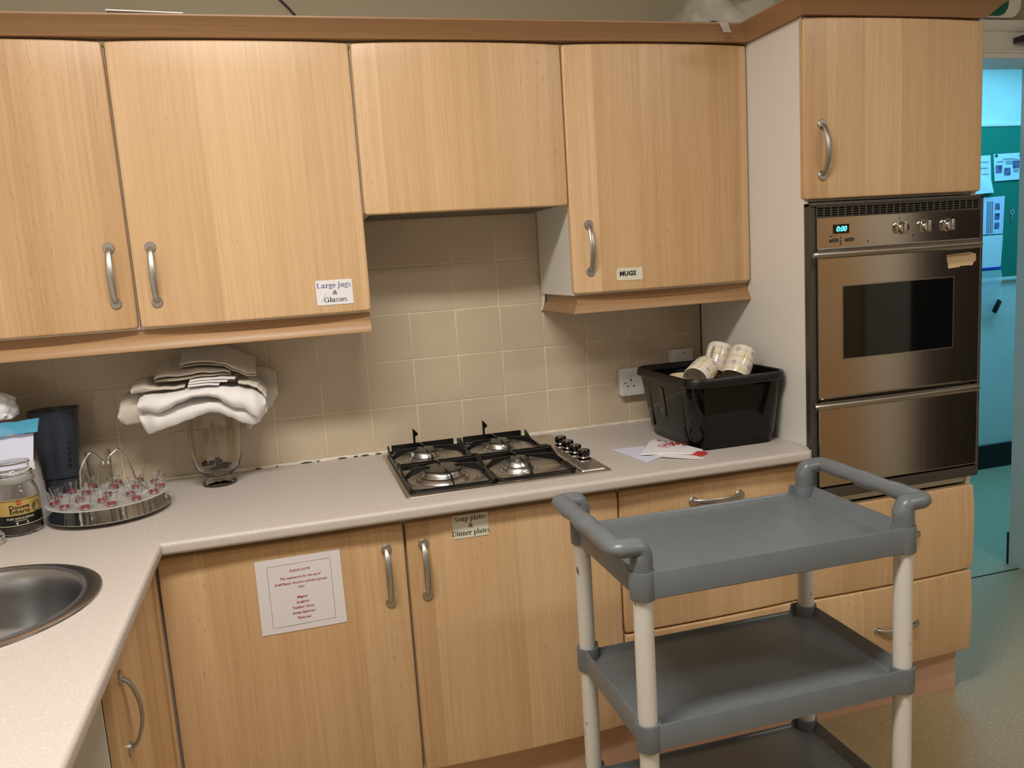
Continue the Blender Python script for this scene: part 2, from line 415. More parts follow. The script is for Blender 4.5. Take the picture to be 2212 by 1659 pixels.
def mitre_sweep(bm, path, prof, z0, mi=0):
    """prof [(outward, up)] swept along a 2-D path with mitred corners; outward = right of travel"""
    P = [Vector(p) for p in path]; n = len(P); rings = []
    for i in range(n):
        d0 = (P[i] - P[i - 1]).normalized() if i > 0 else (P[1] - P[0]).normalized()
        d1 = (P[i + 1] - P[i]).normalized() if i < n - 1 else d0
        n0 = Vector((d0.y, -d0.x)); n1 = Vector((d1.y, -d1.x))
        m = (n0 + n1); m = m / max(m.dot(n0), 1e-6) if m.length > 1e-6 else n0
        rings.append([(P[i].x + m.x * o, P[i].y + m.y * o, z0 + h) for o, h in prof])
    loft(bm, rings, mi=mi)
def grid_surface(bm, rows, mi=0):
    rs = [[bm.verts.new(p) for p in r] for r in rows]
    for a, b in zip(rs[:-1], rs[1:]):
        for i in range(len(a) - 1): bm.faces.new((a[i], a[i + 1], b[i + 1], b[i])).material_index = mi
    return rs
def back_frame(yf): return lambda u, v, w: Vector((u, yf - w, v))          # fronts that face the room from the back wall
def left_frame(xf): return lambda u, v, w: Vector((xf + w, u, v))          # fronts on the return run under the sink
def front(F, u0, u1, v0, v1, t=0.019, bow_u=0.0, bow_v=0.0, r=0.005):
    """a door or drawer front: bowed face, rolled edges"""
    bm = BM()
    def ticks(a, b, n):
        e = [0, r * .15, r * .4, r * .75, r * 1.2]
        L = b - a
        return [a + x for x in e] + [a + r * 1.2 + (L - 2.4 * r) * k / n for k in range(1, n)] + [b - x for x in e[::-1]]
    us = ticks(u0, u1, 14); vs = ticks(v0, v1, 10)
    RC = .011
    def corner(u, v):
        cu = u1 - RC if u > u1 - RC else (u0 + RC if u < u0 + RC else None); cv = v1 - RC if v > v1 - RC else (v0 + RC if v < v0 + RC else None)
        if cu is None or cv is None: return u, v
        a, b = (u - cu) / RC, (v - cv) / RC
        return cu + RC * a * math.sqrt(max(0, 1 - b * b / 2)), cv + RC * b * math.sqrt(max(0, 1 - a * a / 2))
    def edge(d):
        return 0 if d >= r else r - math.sqrt(max(0, r * r - (r - d) ** 2))
    rows = []
    for v in vs:
        row = []
        for u in us:
            cu = 2 * (u - u0) / (u1 - u0) - 1; cv = 2 * (v - v0) / (v1 - v0) - 1
            wv = bow_u * (1 - cu * cu) + bow_v * (1 - cv * cv) - edge(min(u - u0, u1 - u)) - edge(min(v - v0, v1 - v))
            p, q = corner(u, v); row.append(F(p, q, max(wv, -t + .002)))
        rows.append(row)
    rs = grid_surface(bm, rows)
    # rim to the flat back
    loop = rs[0] + [q[-1] for q in rs[1:]] + rs[-1][-2::-1] + [q[0] for q in rs[-2:0:-1]]
    uv = [(u, vs[0]) for u in us] + [(us[-1], v) for v in vs[1:]] + [(u, vs[-1]) for u in us[-2::-1]] + [(us[0], v) for v in vs[-2:0:-1]]
    bl = [bm.verts.new(F(*corner(u, v), -t)) for u, v in uv]
    n = len(loop)
    for i in range(n):
        j = (i + 1) % n; bm.faces.new((loop[i], bl[i], bl[j], loop[j]))
    bm.faces.new(bl)
    return bm
def handle_bm(F, u0, v0, u1, v1, base=0.0, rise=0.027):
    """arched bow handle on two round roses"""
    bm = BM(); a = Vector((u0, v0)); b = Vector((u1, v1)); n = 18
    pts, ell = [], []
    for i in range(n + 1):
        t = i / n
        q = a.lerp(b, t); h = base + .002 + rise * (math.sin(PI * t) ** 0.55)
        pts.append(F(q.x, q.y, h)); wd = .0066 + .0018 * math.sin(PI * t)
        ell.append((wd, .0036))
    out = (F(0, 0, 1) - F(0, 0, 0)).normalized()
    d = (pts[-1] - pts[0]).normalized()
    # rounded flat bar: wide across, thin outwards
    T = [(pts[min(i + 1, n)] - pts[max(i - 1, 0)]).normalized() for i in range(n + 1)]
    side = d.cross(out).normalized(); rings = []
    for i in range(n + 1):
        nn = side.cross(T[i]).normalized(); ww, tt = ell[i]
        rings.append([pts[i] + side * ww * math.copysign(abs(math.cos(x)) ** .6, math.cos(x)) + nn * tt * math.copysign(abs(math.sin(x)) ** .8, math.sin(x)) for x in [2 * PI * k / 14 for k in range(14)]])
    loft(bm, rings)
    for q in (a, b):
        c0 = F(q.x, q.y, base - .004); c1 = F(q.x, q.y, base + .0035); c2 = F(q.x, q.y, base + .005)
        tube(bm, [c0, c1, c2], [.0138, .0138, .0125], 24)
    return bm
def text_bm(body, size, F, u, v, wv, bold=0.0, shear=0.0, align='CENTER', spacing=1.0, line=1.0, depth=0.0004, xs=1.0, warp=None):
    cu = bpy.data.curves.new('t', 'FONT'); cu.body = body; cu.size = size; cu.align_x = align; cu.align_y = 'CENTER'
    cu.offset = bold; cu.shear = shear; cu.space_character = spacing; cu.space_line = line; cu.extrude = depth / 2; cu.resolution_u = 3
    o = bpy.data.objects.new('t', cu); COL.objects.link(o)
    dg = bpy.context.evaluated_depsgraph_get()
    me = bpy.data.meshes.new_from_object(o.evaluated_get(dg))
    bm = BM(); bm.from_mesh(me)
    for vt in bm.verts:
        x, y, z = vt.co
        vt.co = (warp or F)(u + x * xs, v + y, wv + z)
    bpy.data.objects.remove(o); bpy.data.curves.remove(cu); bpy.data.meshes.remove(me)
    return bm
def join(bms):
    out = BM()
    for b in bms:
        me = bpy.data.meshes.new('j'); b.to_mesh(me); b.free(); out.from_mesh(me); bpy.data.meshes.remove(me)
    return out

# ================================================================ setting
struct('floor', bx(-1.4, 3.42, -4.75, 0.12, -0.05, 0.0), 'floor')
struct('floor_corridor', bx(1.5, 5.2, 0.12, 1.62, -0.05, 0.0), 'floor')
struct('ceiling', bx(-1.4, 3.42, -4.75, 0.178, CEIL, CEIL + 0.08), 'ceiling')
struct('ceiling_corridor', bx(1.5, 5.2, 0.178, 1.62, 2.62, 2.7), 'white_paint')
DX0, DX1, DZ = 1.98, 2.80, 2.152            # doorway
bm = BM(); W0, W1 = 0.008, 0.172
box(bm, -1.34, DX0, W0, W1, 0, CEIL); box(bm, DX0, DX1, W0, W1, DZ, CEIL); box(bm, DX1, 5.2, W0, W1, 0, CEIL)
struct('wall_back', bm, 'wall')
struct('wall_left', bx(-1.34, -1.222, -4.75, W0, 0, CEIL), 'far_wall')
struct('wall_rear', bx(-1.34, 3.42, -4.75, -4.65, 0, CEIL), 'far_wall')
struct('wall_right', bx(3.3, 3.42, -4.65, W0, 0, CEIL), 'white_paint')
struct('wall_corridor_far', bx(1.5, 5.2, 1.452, 1.6, 0, 2.7), 'white_paint')
struct('wall_corridor_left', bx(1.5, 1.6, W1, 1.452, 0, 2.7), 'white_paint')
struct('wall_corridor_right', bx(5.1, 5.2, W1, 1.452, 0, 2.7), 'white_paint')
struct('baseboard_corridor', bx(1.6, 5.1, 1.428, 1.452, 0, 0.152, 0.004), 'black_skirt')
struct('baseboard_doorway', bx(2.802, 5.1, W1, W1 + 0.022, 0, 0.148, 0.003), 'black_skirt')
# white lining of the doorway and the moulded architrave over it
bm = BM()
box(bm, DX1 - 0.004, DX1 + .001, -0.004, W1 + 0.002, 0, DZ); box(bm, DX0 - .001, DX0 + 0.02, -0.004, W1 + 0.002, 0, DZ)
box(bm, DX0, DX1, -0.004, W1 + 0.002, DZ - 0.004, DZ + .001)
struct('trim_1', bm, 'white_paint')
AP = [(0, 0), (0.012, 0.0), (0.014, 0.012), (0.020, 0.016), (0.020, 0.024), (0.012, 0.028), (0.012, 0.090), (0.018, 0.094), (0.026, 0.106), (0.030, 0.122), (0.030, 0.130), (0, 0.130)]
bm = BM(); mitre_sweep(bm, [(DX0 - 0.13, W0), (3.28, W0)], AP, DZ); struct('trim_2', bm, 'white_paint')
struct('trim_3', bx(DX0, DX1, 0.118, 0.124, 0, 0.002), 'gap')      # joint in the vinyl at the threshold
# tiles: one mesh, every tile slightly out of true
bm = BM(); GX = 0.0015
box(bm, -1.222, 1.19, GX, W0, 0.905, 1.98, mi=1)
for r in range(-1, 6):
    for c in range(-9, 8):
        x0, x1 = c * .15 + .0013, c * .15 + .1487; z0, z1 = 1.057 + r * .15 + .0013, 1.057 + r * .15 + .1487
        x0 = max(x0, -1.221); x1 = min(x1, 1.19)
        if x1 - x0 < .01: continue
        cx, cz = (x0 + x1) / 2, (z0 + z1) / 2
        ax, az, dy = random.gauss(0, .004), random.gauss(0, .005), random.gauss(0, .0002)
        def P(x, z, d): return bm.verts.new((x, d + dy + ax * (x - cx) + az * (z - cz), z))
        e = .0022
        o = [P(x0, z0, .0022), P(x1, z0, .0022), P(x1, z1, .0022), P(x0, z1, .0022)]
        k = [P(x0 + .0008, z0 + .0008, .0006), P(x1 - .0008, z0 + .0008, .0006), P(x1 - .0008, z1 - .0008, .0006), P(x0 + .0008, z1 - .0008, .0006)]
        i = [P(x0 + e, z0 + e, 0), P(x1 - e, z0 + e, 0), P(x1 - e, z1 - e, 0), P(x0 + e, z1 - e, 0)]
        for A, B in ((o, k), (k, i)):
            for q in range(4): bm.faces.new((A[q], A[(q + 1) % 4], B[(q + 1) % 4], B[q]))
        bm.faces.new(i)
struct('trim_4', bm, ['tile', 'grout'], smooth=True, ang=50)
# sealant bead where the worktop meets the tiles, with dark broken stretches
bm = BM()
pts = [(-1.21 + 2.39 * k / 120, -0.004, .912 + noise.noise((k * .7, 0, 0)) * .0015) for k in range(121)]
tube(bm, pts, [.0062 + noise.noise((k * .55, 3, 0)) * .0028 for k in range(121)], 8)
struct('trim_5', bm, 'sealant', smooth=True)
bm = BM()
for x0, x1 in ((-.52, -.508), (-.375, -.355), (-.31, -.305), (-.235, -.20), (-.185, -.178), (-.12, -.09), (-.07, -.055), (-.045, -.02), (0, .02), (.085, .12), (.17, .22)):
    tube(bm, [(x0, -.0108, .9125), ((x0 + x1) / 2, -.0112, .913), (x1, -.0108, .9128)], [.0008, .0022, .0008], 6)
struct('trim_6', bm, 'dark')
# far side of the kitchen, invented for oven reflections: a timber and a dark slab
struct('reflection_slab_timber', bx(3.262, 3.3, -3.95, -3.02, 0, 2.05, .004), 'beech')
struct('reflection_slab_dark', bx(3.268, 3.3, -2.6, -1.6, 0, 2.05, .004), 'gap')

# ================================================================ fitted kitchen
G_B, G_W = 'fitted base units', 'fitted wall units'
YB, YW, YT = -.605, -.335, -.615
def cabinet(name, label, cat, x0, x1, y0, y1, z0, z1, group):
    t = thing(name, label, cat, ((x0 + x1) / 2, (y0 + y1) / 2, z0), group)
    return t
def add_front(t, nm, F, u0, u1, v0, v1, bow=.010, bow_v=0.0, hnd=None, m='beech'):
    d = mesh_obj(nm, front(F, u0, u1, v0, v1, bow_u=bow, bow_v=bow_v), m, t)
    if hnd:
        cu = 2 * ((hnd[0] + hnd[2]) / 2 - u0) / (u1 - u0) - 1
        h = mesh_obj('handle', handle_bm(F, *hnd, base=bow * (1 - cu * cu) + (bow_v * .4)), 'nickel', d)
        h['label'] = 'satin metal bow handle'
    return d
FB, FW, FT = back_frame(YB), back_frame(YW), back_frame(YT)
def carcass(t, x0, x1, y0, y1, z0, z1):
    return mesh_obj('carcass', bx(x0 + .001, x1 - .001, y0, y1, z0, z1, .0008, 1), 'white_board', t)
# base run
t = cabinet('base_cabinet', 'beech base cupboard with a printed red notice on its door, left of the hob', 'cabinet', -.6, 0, -.58, -.01, .15, .876, G_B)
carcass(t, -.6, 0, -.584, -.012, .152, .876)
add_front(t, 'door', FB, -.590, -.0025, .164, .858, hnd=(-.05, .797, -.05, .656))
t = cabinet('base_cabinet', 'beech base cupboard under the hob with a plates label at its top edge', 'cabinet', 0, .593, -.58, -.01, .15, .876, G_B)
carcass(t, 0, .593, -.584, -.012, .152, .876)
add_front(t, 'door', FB, .0025, .5905, .164, .858, hnd=(.046, .797, .046, .658))
t = cabinet('drawer_unit', 'beech two-drawer base unit behind the trolley, below the black crate', 'cabinet', .593, 1.19, -.58, -.01, .15, .876, G_B)
carcass(t, .594, 1.189, -.584, -.012, .152, .876)
add_front(t, 'drawer', FB, .5955, 1.1865, .441, .858, hnd=(.816, .80, .963, .80), bow=.008)
add_front(t, 'drawer', FB, .5955, 1.1865, .164, .436, hnd=(.816, .37, .963, .37), bow=.008)
FL = left_frame(-.597)
t = cabinet('base_cabinet', 'beech corner cupboard under the sink run, at right angles to the others', 'cabinet', -1.2, -.617, -1.12, -.62, .15, .876, G_B)
mesh_obj('carcass', bx(-1.21, -.618, -1.120, -.625, .152, .69, .001, 1), 'white_board', t)
mesh_obj('end_panel', bx(-1.21, -.618, -1.131, -1.1205, .152, .876, .001, 1), 'white_board', t)
add_front(t, 'door', FL, -1.13, -.632, .164, .858, hnd=(-1.083, .80, -1.083, .66), m='beech_return')
mesh_obj('corner_post', bx(-.64, -.5935, -.629, -.606, .164, .858, .002), 'beech', t)
solo('plinth_board', bx(-.60, 1.19, -.566, -.55, 0.0, .15, .001), 'plinth', 'long pinkish wood plinth under the base units behind the trolley', 'plinth')
solo('plinth_board', bx(1.196, 1.784, -.566, -.55, 0.0, .15, .001), 'plinth', 'short pinkish wood plinth at the foot of the oven housing', 'plinth')
# worktop: flat slab with a round cut-out, and the rolled front edge swept along both runs
SX, SY, SR = -.886, -.917, .243
bm = BM(); NR = .0105; ZT_, ZB_ = .91, .878
pts = []
for k in range(9):
    a = PI / 2 * k / 8; pts.append((-NR + NR * math.sin(a), ZT_ - NR + NR * math.cos(a)))
for k in range(9):
    a = PI / 2 * k / 8; pts.append((-NR + NR * math.cos(a), ZB_ + NR - NR * math.sin(a)))
nose = [(-.035, ZB_), (-.035, ZT_)] + pts
# outward is right of travel, so run from the sink end towards the oven
path = [(-.565, -2.75), (-.565, -.655), (1.168, -.655)]
mitre_sweep(bm, path, nose, 0.0)
XI, YI = -.600, -.620                                   # inner edge of the rolled strip
box(bm, -.600, 1.19, YI + .0, -.008, ZB_, ZT_); box(bm, 1.166, 1.178, -.648, YI, ZB_ + .002, ZT_ - .0003)
box(bm, -1.22, XI, -.60, -.008, ZB_, ZT_)
box(bm, -1.22, XI, -2.75, -1.22, ZB_, ZT_)
HR = SR - .012; hole = []; outer = []
for k in range(64):
    a = 2 * PI * k / 64 + PI / 4; c_, s_ = math.cos(a), math.sin(a); hole.append((SX + HR * c_, SY + HR * s_))
    m_ = max(abs(c_), abs(s_)); ux, uy = c_ / m_, s_ / m_
    outer.append((SX + ux * ((XI - SX) if ux > 0 else (SX + 1.22)), SY + uy * ((-.60 - SY) if uy > 0 else (SY + 1.22))))
rh = [[bm.verts.new((x, y, z)) for x, y in q] for q, z in ((outer, ZB_), (outer, ZT_), (hole, ZT_), (hole, ZB_))]
rh.append(rh[0]); ring_faces(bm, rh, False, False)
wt = solo('worktop', bm, 'worktop', 'pale speckled L-shaped worktop with rolled edge along the back and sink runs', 'worktop', ang=30)
bm = BM()
for a, b in (((-.5655, -.648), (-.600, -.613)), ((-.600, -.613), (-.602, -.30))):
    d = Vector(b) - Vector(a); nv = Vector((-d.y, d.x)).normalized() * .0006
    loft(bm, [[(a[0] + nv.x, a[1] + nv.y, .9095), (a[0] - nv.x, a[1] - nv.y, .9095), (a[0] - nv.x, a[1] - nv.y, .9103), (a[0] + nv.x, a[1] + nv.y, .9103)],
              [(b[0] + nv.x, b[1] + nv.y, .9095), (b[0] - nv.x, b[1] - nv.y, .9095), (b[0] - nv.x, b[1] - nv.y, .9103), (b[0] + nv.x, b[1] + nv.y, .9103)]])
mesh_obj('joint_seam', bm, 'seam', wt)
# round sink
t = thing('sink', 'round stainless steel inset sink bowl in the left worktop', 'sink', (SX, SY, .70))
bm = BM()
prof = [(SR, .9105), (SR - .001, .9135), (SR - .006, .9152), (SR - .030, .9150), (SR - .036, .9128), (SR - .039, .905), (SR - .042, .895), (SR - .046, .86), (SR - .055, .80), (SR - .068, .765), (SR - .09, .748), (SR - .13, .740), (.045, .736), (.04, .733), (.035, .733), (.034, .72), (.036, .731), (.047, .7335), (SR - .13, .7375), (SR - .088, .7455), (SR - .066, .7625), (SR - .053, .798), (SR - .044, .86), (SR - .038, .90), (SR - .034, .9105)]
lathe(bm, prof, (SX, SY, 0), 72, closed=True)
mesh_obj('bowl', bm, 'sink_steel', t, ang=50)
bm = BM(); lathe(bm, [(0, .725), (.028, .725), (.030, .730), (.034, .7345), (.030, .7345), (.024, .729), (0, .7285)], (SX, SY, 0), 32)
mesh_obj('waste', bm, 'chrome', t)
# wall run
t = cabinet('wall_cabinet', 'beech wall cupboard at the left edge, above the coffee jar and tray', 'cabinet', -1.2, -.6, -.31, -.01, 1.387, 2.103, G_W)
carcass(t, -1.215, -.6, -.316, -.008, 1.387, 2.094)
add_front(t, 'door', FW, -1.19, -.6025, 1.392, 2.101, bow=.014, hnd=(-.647, 1.60, -.647, 1.46))
t = cabinet('wall_cabinet', 'beech wall cupboard with the jugs and glasses label, above the linen pile', 'cabinet', -.6, 0, -.31, -.01, 1.387, 2.103, G_W)
carcass(t, -.6, -.004, -.316, -.008, 1.387, 2.094)
add_front(t, 'door', FW, -.5975, -.0035, 1.392, 2.101, bow=.014, hnd=(-.549, 1.597, -.549, 1.456))
t = cabinet('wall_cabinet', 'short beech wall cupboard without a handle over the hob', 'cabinet', 0, .593, -.31, -.01, 1.652, 2.103, G_W)
carcass(t, -.002, .594, -.316, -.008, 1.657, 2.094)
add_front(t, 'door', FW, .0015, .591, 1.651, 2.101, bow=.014)
mesh_obj('extractor_grille', bx(.03, .565, -.30, -.05, 1.652, 1.657, .001), 'frame_grey', t)
t = cabinet('wall_cabinet', 'beech wall cupboard with the mugs label, next to the oven housing', 'cabinet', .593, 1.19, -.31, -.01, 1.387, 2.103, G_W)
carcass(t, .596, 1.191, -.316, -.008, 1.387, 2.094)
add_front(t, 'door', FW, .5945, 1.1875, 1.392, 2.101, bow=.014, hnd=(.648, 1.593, .648, 1.456))
# cornice and pelmets
bm = BM()
mitre_sweep(bm, [(-1.22, -.352), (1.178, -.352), (1.178, -.624), (1.792, -.624), (1.792, -.012)],
            [(-.045, 0), (.002, 0), (.004, .003), (.011, .011), (.021, .021), (.031, .031), (.040, .037), (.042, .039), (.042, .043), (.040, .044), (-.045, .044)], 2.106)
solo('cornice', bm, 'beech_trim', 'beech cornice moulding running along the cupboard tops and around the oven housing', 'moulding', ang=25)
PEL = [(-.016, 0), (.017, 0), (.017, .003), (.011, .016), (.003, .028), (.0, .031), (.0, .0535), (-.016, .0535)]
bm = BM(); mitre_sweep(bm, [(-1.22, -.312), (-.008, -.312)], PEL, 1.333)
solo('light_pelmet', bm, 'beech_trim', 'beech pelmet strip under the two left wall cupboards', 'pelmet', ang=25)
bm = BM(); mitre_sweep(bm, [(.612, -.02), (.612, -.312), (1.19, -.312)], PEL, 1.333)
t = solo('light_pelmet', bm, 'beech_trim', 'beech pelmet strip with a return under the mugs cupboard', 'pelmet', ang=25)
bm = BM()
rows = [[(.604 - .004 * k * k / 9 * .4, -.02 - .006 + .010 * (k / 6) ** 2 * 1.2 * (-1 if False else 1) + j * .0, 1.386 - .009 * k) if j == 0 else (.600 - .004 * k * k / 9 * .4, -.012 + .008 * (k / 6) ** 2, 1.386 - .009 * k) for j in range(2)] for k in range(7)]
grid_surface(bm, rows)
o = mesh_obj('peeling_edge', bm, 'white_board', t); o['label'] = 'pale edging strip peeling off the end'
sm = o.modifiers.new('thick', 'SOLIDIFY'); sm.thickness = .001
# tall oven housing
t = cabinet('oven_housing', 'tall beech oven housing at the right end with a white side panel', 'cabinet', 1.192, 1.79, -.6, -.01, 0, 2.103, None)
bm = BM()
box(bm, 1.192, 1.210, -.602, -.004, .152, 2.1055, .0006, 1); box(bm, 1.772, 1.79, -.602, -.004, .152, 2.1055, .0006, 1)
for z in (.152, .722, 1.612, 2.075): box(bm, 1.2105, 1.7715, -.596, -.004, z, z + .018)
box(bm, 1.2105, 1.7715, -.022, -.004, .17, 2.085)
mesh_obj('carcass', bm, 'white_board', t)
add_front(t, 'door', FT, 1.189, 1.796, 1.617, 2.101, bow=.012, hnd=(1.243, 1.82, 1.243, 1.682))
add_front(t, 'drawer', FT, 1.192, 1.792, .439, .716, bow=.008, bow_v=.008, hnd=(1.42, .59, 1.565, .59))
add_front(t, 'drawer', FT, 1.192, 1.790, .164, .434, bow=.008, bow_v=.008, hnd=(1.42, .30, 1.565, .30))

# ---------------------------------------------------------------- oven
FO = back_frame(-.635)
t = thing('double_oven', 'stainless steel built-in double oven with dark window and blue clock display', 'oven', (1.49, -.35, .75))
bm = BM()
box(bm, 1.213, 1.769, -.60, -.06, .742, 1.606)
mesh_obj('body', bm, 'frame_grey', t)
bm = BM()
box(bm, 1.193, 1.212, -.630, -.604, .752, 1.606, .002); box(bm, 1.776, 1.786, -.636, -.604, .752, 1.606, .002)
box(bm, 1.212, 1.776, -.618, -.604, .755, 1.602); box(bm, 1.193, 1.786, -.634, -.604, .750, .782, .002); box(bm, 1.193, 1.786, -.636, -.604, 1.5965, 1.607, .0015)
mesh_obj('frame', bm, 'frame_grey', t)
bm = BM()
box(bm, 1.212, 1.776, -.626, -.619, 1.568, 1.5955)
g = mesh_obj('vent_grille', bm, 'gap', t)
bm = BM()
for k in range(25): box(bm, 1.213 + k * .02325, 1.2165 + k * .02325, -.633, -.6265, 1.568, 1.5955, .0005, 1)
for z in (1.5735, 1.580, 1.5865): box(bm, 1.213, 1.775, -.6305, -.627, z, z + .0022)
box(bm, 1.212, 1.776, -.6345, -.6262, 1.5928, 1.5962); box(bm, 1.212, 1.776, -.6345, -.6262, 1.5665, 1.569)
mesh_obj('vent_bars', bm, 'frame_grey', g)
p = mesh_obj('control_panel', bx(1.2125, 1.7755, -.636, -.618, 1.478, 1.566, .0019), 'oven_steel', t)
mesh_obj('panel_lip', bx(1.2125, 1.7755, -.639, -.620, 1.474, 1.4805, .0015), 'steel', t)
d = mesh_obj('clock_display', bx(1.264, 1.3175, -.6368, -.635, 1.5185, 1.5445, .0003), 'black_glass', p)
bm = text_bm('0:00', .020, FO, 1.2905, 1.531, .0021, bold=.0004, shear=.2, spacing=1.0)
o = mesh_obj('clock_digits', bm, 'display', p, smooth=False); o['label'] = 'glowing blue clock digits'
for x in (1.267, 1.318):
    bm = BM()
    loft(bm, [[FO(x + a, 1.5005 + b, wv) for a, b in rrect(-.0135, .0135, -.0055, .0055, .0054)] for wv in (.0, .004, .005)])
    mesh_obj('button', bm, 'frame_grey', p)
for x, z, s in ((1.257, 1.512, .0019), (1.263, 1.5135, .001), (1.27, 1.5135, .001), (1.276, 1.5145, .001), (1.2895, 1.507, .0018), (1.2895, 1.499, .002), (1.2895, 1.492, .002), (1.288, 1.4875, .0015), (1.38, 1.493, .0018), (1.487, 1.552, .0016), (1.655, 1.552, .0016), (1.703, 1.552, .0019), (1.703, 1.5285, .0032), (1.703, 1.511, .0032), (1.603, 1.5, .0019), (1.535, 1.5, .0019), (1.69, 1.534, .001)):
    mesh_obj('printed_mark', bx(x - s, x + s, -.6364, -.6355, z - s * 1.2, z + s * 1.2), 'dark', p)
for x in (1.491, 1.574, 1.656):
    k = BM()
    lathe(k, [(0, 0), (.0185, 0), (.0185, .003), (.0165, .004), (.0155, .006)], seg=28)
    lathe(k, [(.0162, .003), (.0160, .013), (.0150, .017), (0, .018)], seg=28)
    box(k, -.0034, .0034, -.0155, .0155, .012, .025, .0016)
    R = Matrix.Translation((x, -.636, 1.524)) @ Matrix.Rotation(PI / 2, 4, 'X')
    bmesh.ops.transform(k, matrix=R, verts=k.verts)
    mesh_obj('knob', k, 'chrome', p)
d = BM(); box(d, 1.2125, 1.7755, -.6395, -.6185, 1.050, 1.470, .003)
d = mesh_obj('main_door', d, 'oven_steel', t)
win = mesh_obj('window', bx(1.293, 1.676, -.6408, -.6385, 1.163, 1.370, .0004), 'black_glass', d)
bm = BM()
for a in ((1.2905, 1.293, 1.160, 1.373), (1.676, 1.6785, 1.160, 1.373), (1.293, 1.676, 1.3705, 1.373), (1.293, 1.676, 1.1605, 1.163)): box(bm, a[0], a[1], -.6405, -.6385, a[2], a[3])
mesh_obj('window_edging', bm, 'steel', d)
def oven_handle(z):
    k = BM()
    path = [(1.176, -.668, z), (1.182, -.669, z)] + [(1.182 + (1.740 - 1.182) * q / 24, -.669 - .004 * math.sin(PI * q / 24), z) for q in range(1, 25)] + [(1.745, -.668, z)]
    tube(k, path, [.007, .0115] + [.0125] * 24 + [.008], 16, ell=(1, .92), up=(0, 0, 1))
    for x in (1.235, 1.735): tube(k, [(x, -.639, z), (x, -.668, z)], .007, 10)
    return k
mesh_obj('door_handle', oven_handle(1.463), 'steel', d)
d2 = mesh_obj('lower_door', bx(1.2125, 1.7755, -.6395, -.6185, .790, 1.040, .003), 'oven_steel', t)
mesh_obj('door_handle', oven_handle(1.037), 'steel', d2)
# torn strip of masking tape
bm = BM()
outl = [(1.651, 1.437), (1.735, 1.441), (1.757, 1.434), (1.757, 1.413), (1.750, 1.412), (1.744, 1.401), (1.735, 1.402), (1.700, 1.402), (1.697, 1.399), (1.658, 1.397), (1.656, 1.412), (1.653, 1.416)]
loft(bm, [[(x, -.6397 - d_, z) for x, z in outl] for d_ in (0, .0008)])
solo('masking_tape', bm, 'masking', 'torn piece of beige tape stuck to the top right of the oven door', 'tape', smooth=False)

# ---------------------------------------------------------------- hob
HX0, HX1, HY0, HY1 = .017, .592, -.577, -.045
t = thing('gas_hob', 'stainless steel four-burner gas hob set in the worktop', 'hob', ((HX0 + HX1) / 2, (HY0 + HY1) / 2, .91))
bm = BM()
def hr(ins, z, r=.012): return [(x, y, z) for x, y in rrect(HX0 + ins, HX1 - ins, HY0 + ins, HY1 - ins, r)]
loft(bm, [hr(0, .9102), hr(0, .9118), hr(.002, .9142), hr(.006, .9155), hr(.012, .9155), hr(.016, .9140), hr(.020, .9135)], cap0=True, cap1=True)
mesh_obj('plate', bm, 'hob_steel', t)
bm = BM()   # raised steel strip that carries the knobs
loft(bm, [[(x, y, z) for x, y in rrect(.505 + i, .582 - i, -.563 + i, -.060 - i, .008)] for i, z in ((0, .9136), (.002, .9175), (.006, .9195))])
mesh_obj('control_strip', bm, 'hob_steel', t)
bm = BM()
for k in range(9): box(bm, .528 + k * .0055, .532 + k * .0055, -.0955 + (k % 3) * .0006, -.0915, .9195, .9198)
mesh_obj('maker_mark', bm, 'dark', t)
for k, y in enumerate((-.255, -.321, -.388, -.458)):
    bm = BM(); lathe(bm, [(0, 0), (.021, 0), (.021, .0025), (.0195, .004)], (.553, y, .9195), 28, mi=1)
    lathe(bm, [(.0125, .003), (.0135, .012), (.0125, .0135)], (.553, y, .9195), 24, mi=1)
    lathe(bm, [(.0125, .013), (.0175, .014), (.0182, .022), (.0178, .028), (.0155, .032), (0, .033)], (.553, y, .9195), 28)
    mesh_obj('knob', bm, ['black_gloss', 'chrome'], t)
BURN = [(.138, -.172, .040), (.143, -.428, .056), (.374, -.178, .040), (.362, -.432, .033)]
for x, y, r in BURN:
    bm = BM()
    lathe(bm, [(r * 1.75, .9136), (r * 1.73, .9148), (r * 1.70, .9136)], (x, y, 0), 40)
    lathe(bm, [(r * 1.38, .9134), (r * 1.32, .918), (r * 1.16, .924), (r * 1.12, .9245), (r * 1.1, .9262), (r * .98, .931), (r * .9, .9385), (r * .9, .9405), (0, .9405)], (x, y, 0), 40)
    b = mesh_obj('burner', bm, 'alu', t)
    bm = BM(); lathe(bm, [(r * .92, .9405), (r * 1.0, .941), (r * 1.03, .944), (r * .98, .9465), (r * .6, .948), (0, .9483)], (x, y, 0), 40)
    lathe(bm, [(r * 1.16, .9242), (r * 1.165, .925), (r * 1.11, .9258)], (x, y, 0), 40)
    mesh_obj('burner_cap', bm, 'burner_cap', b)
bm = BM(); tube(bm, [(.098, -.172, .9136), (.098, -.172, .939)], .0035, 10); mesh_obj('igniter', bm, 'socket', t)
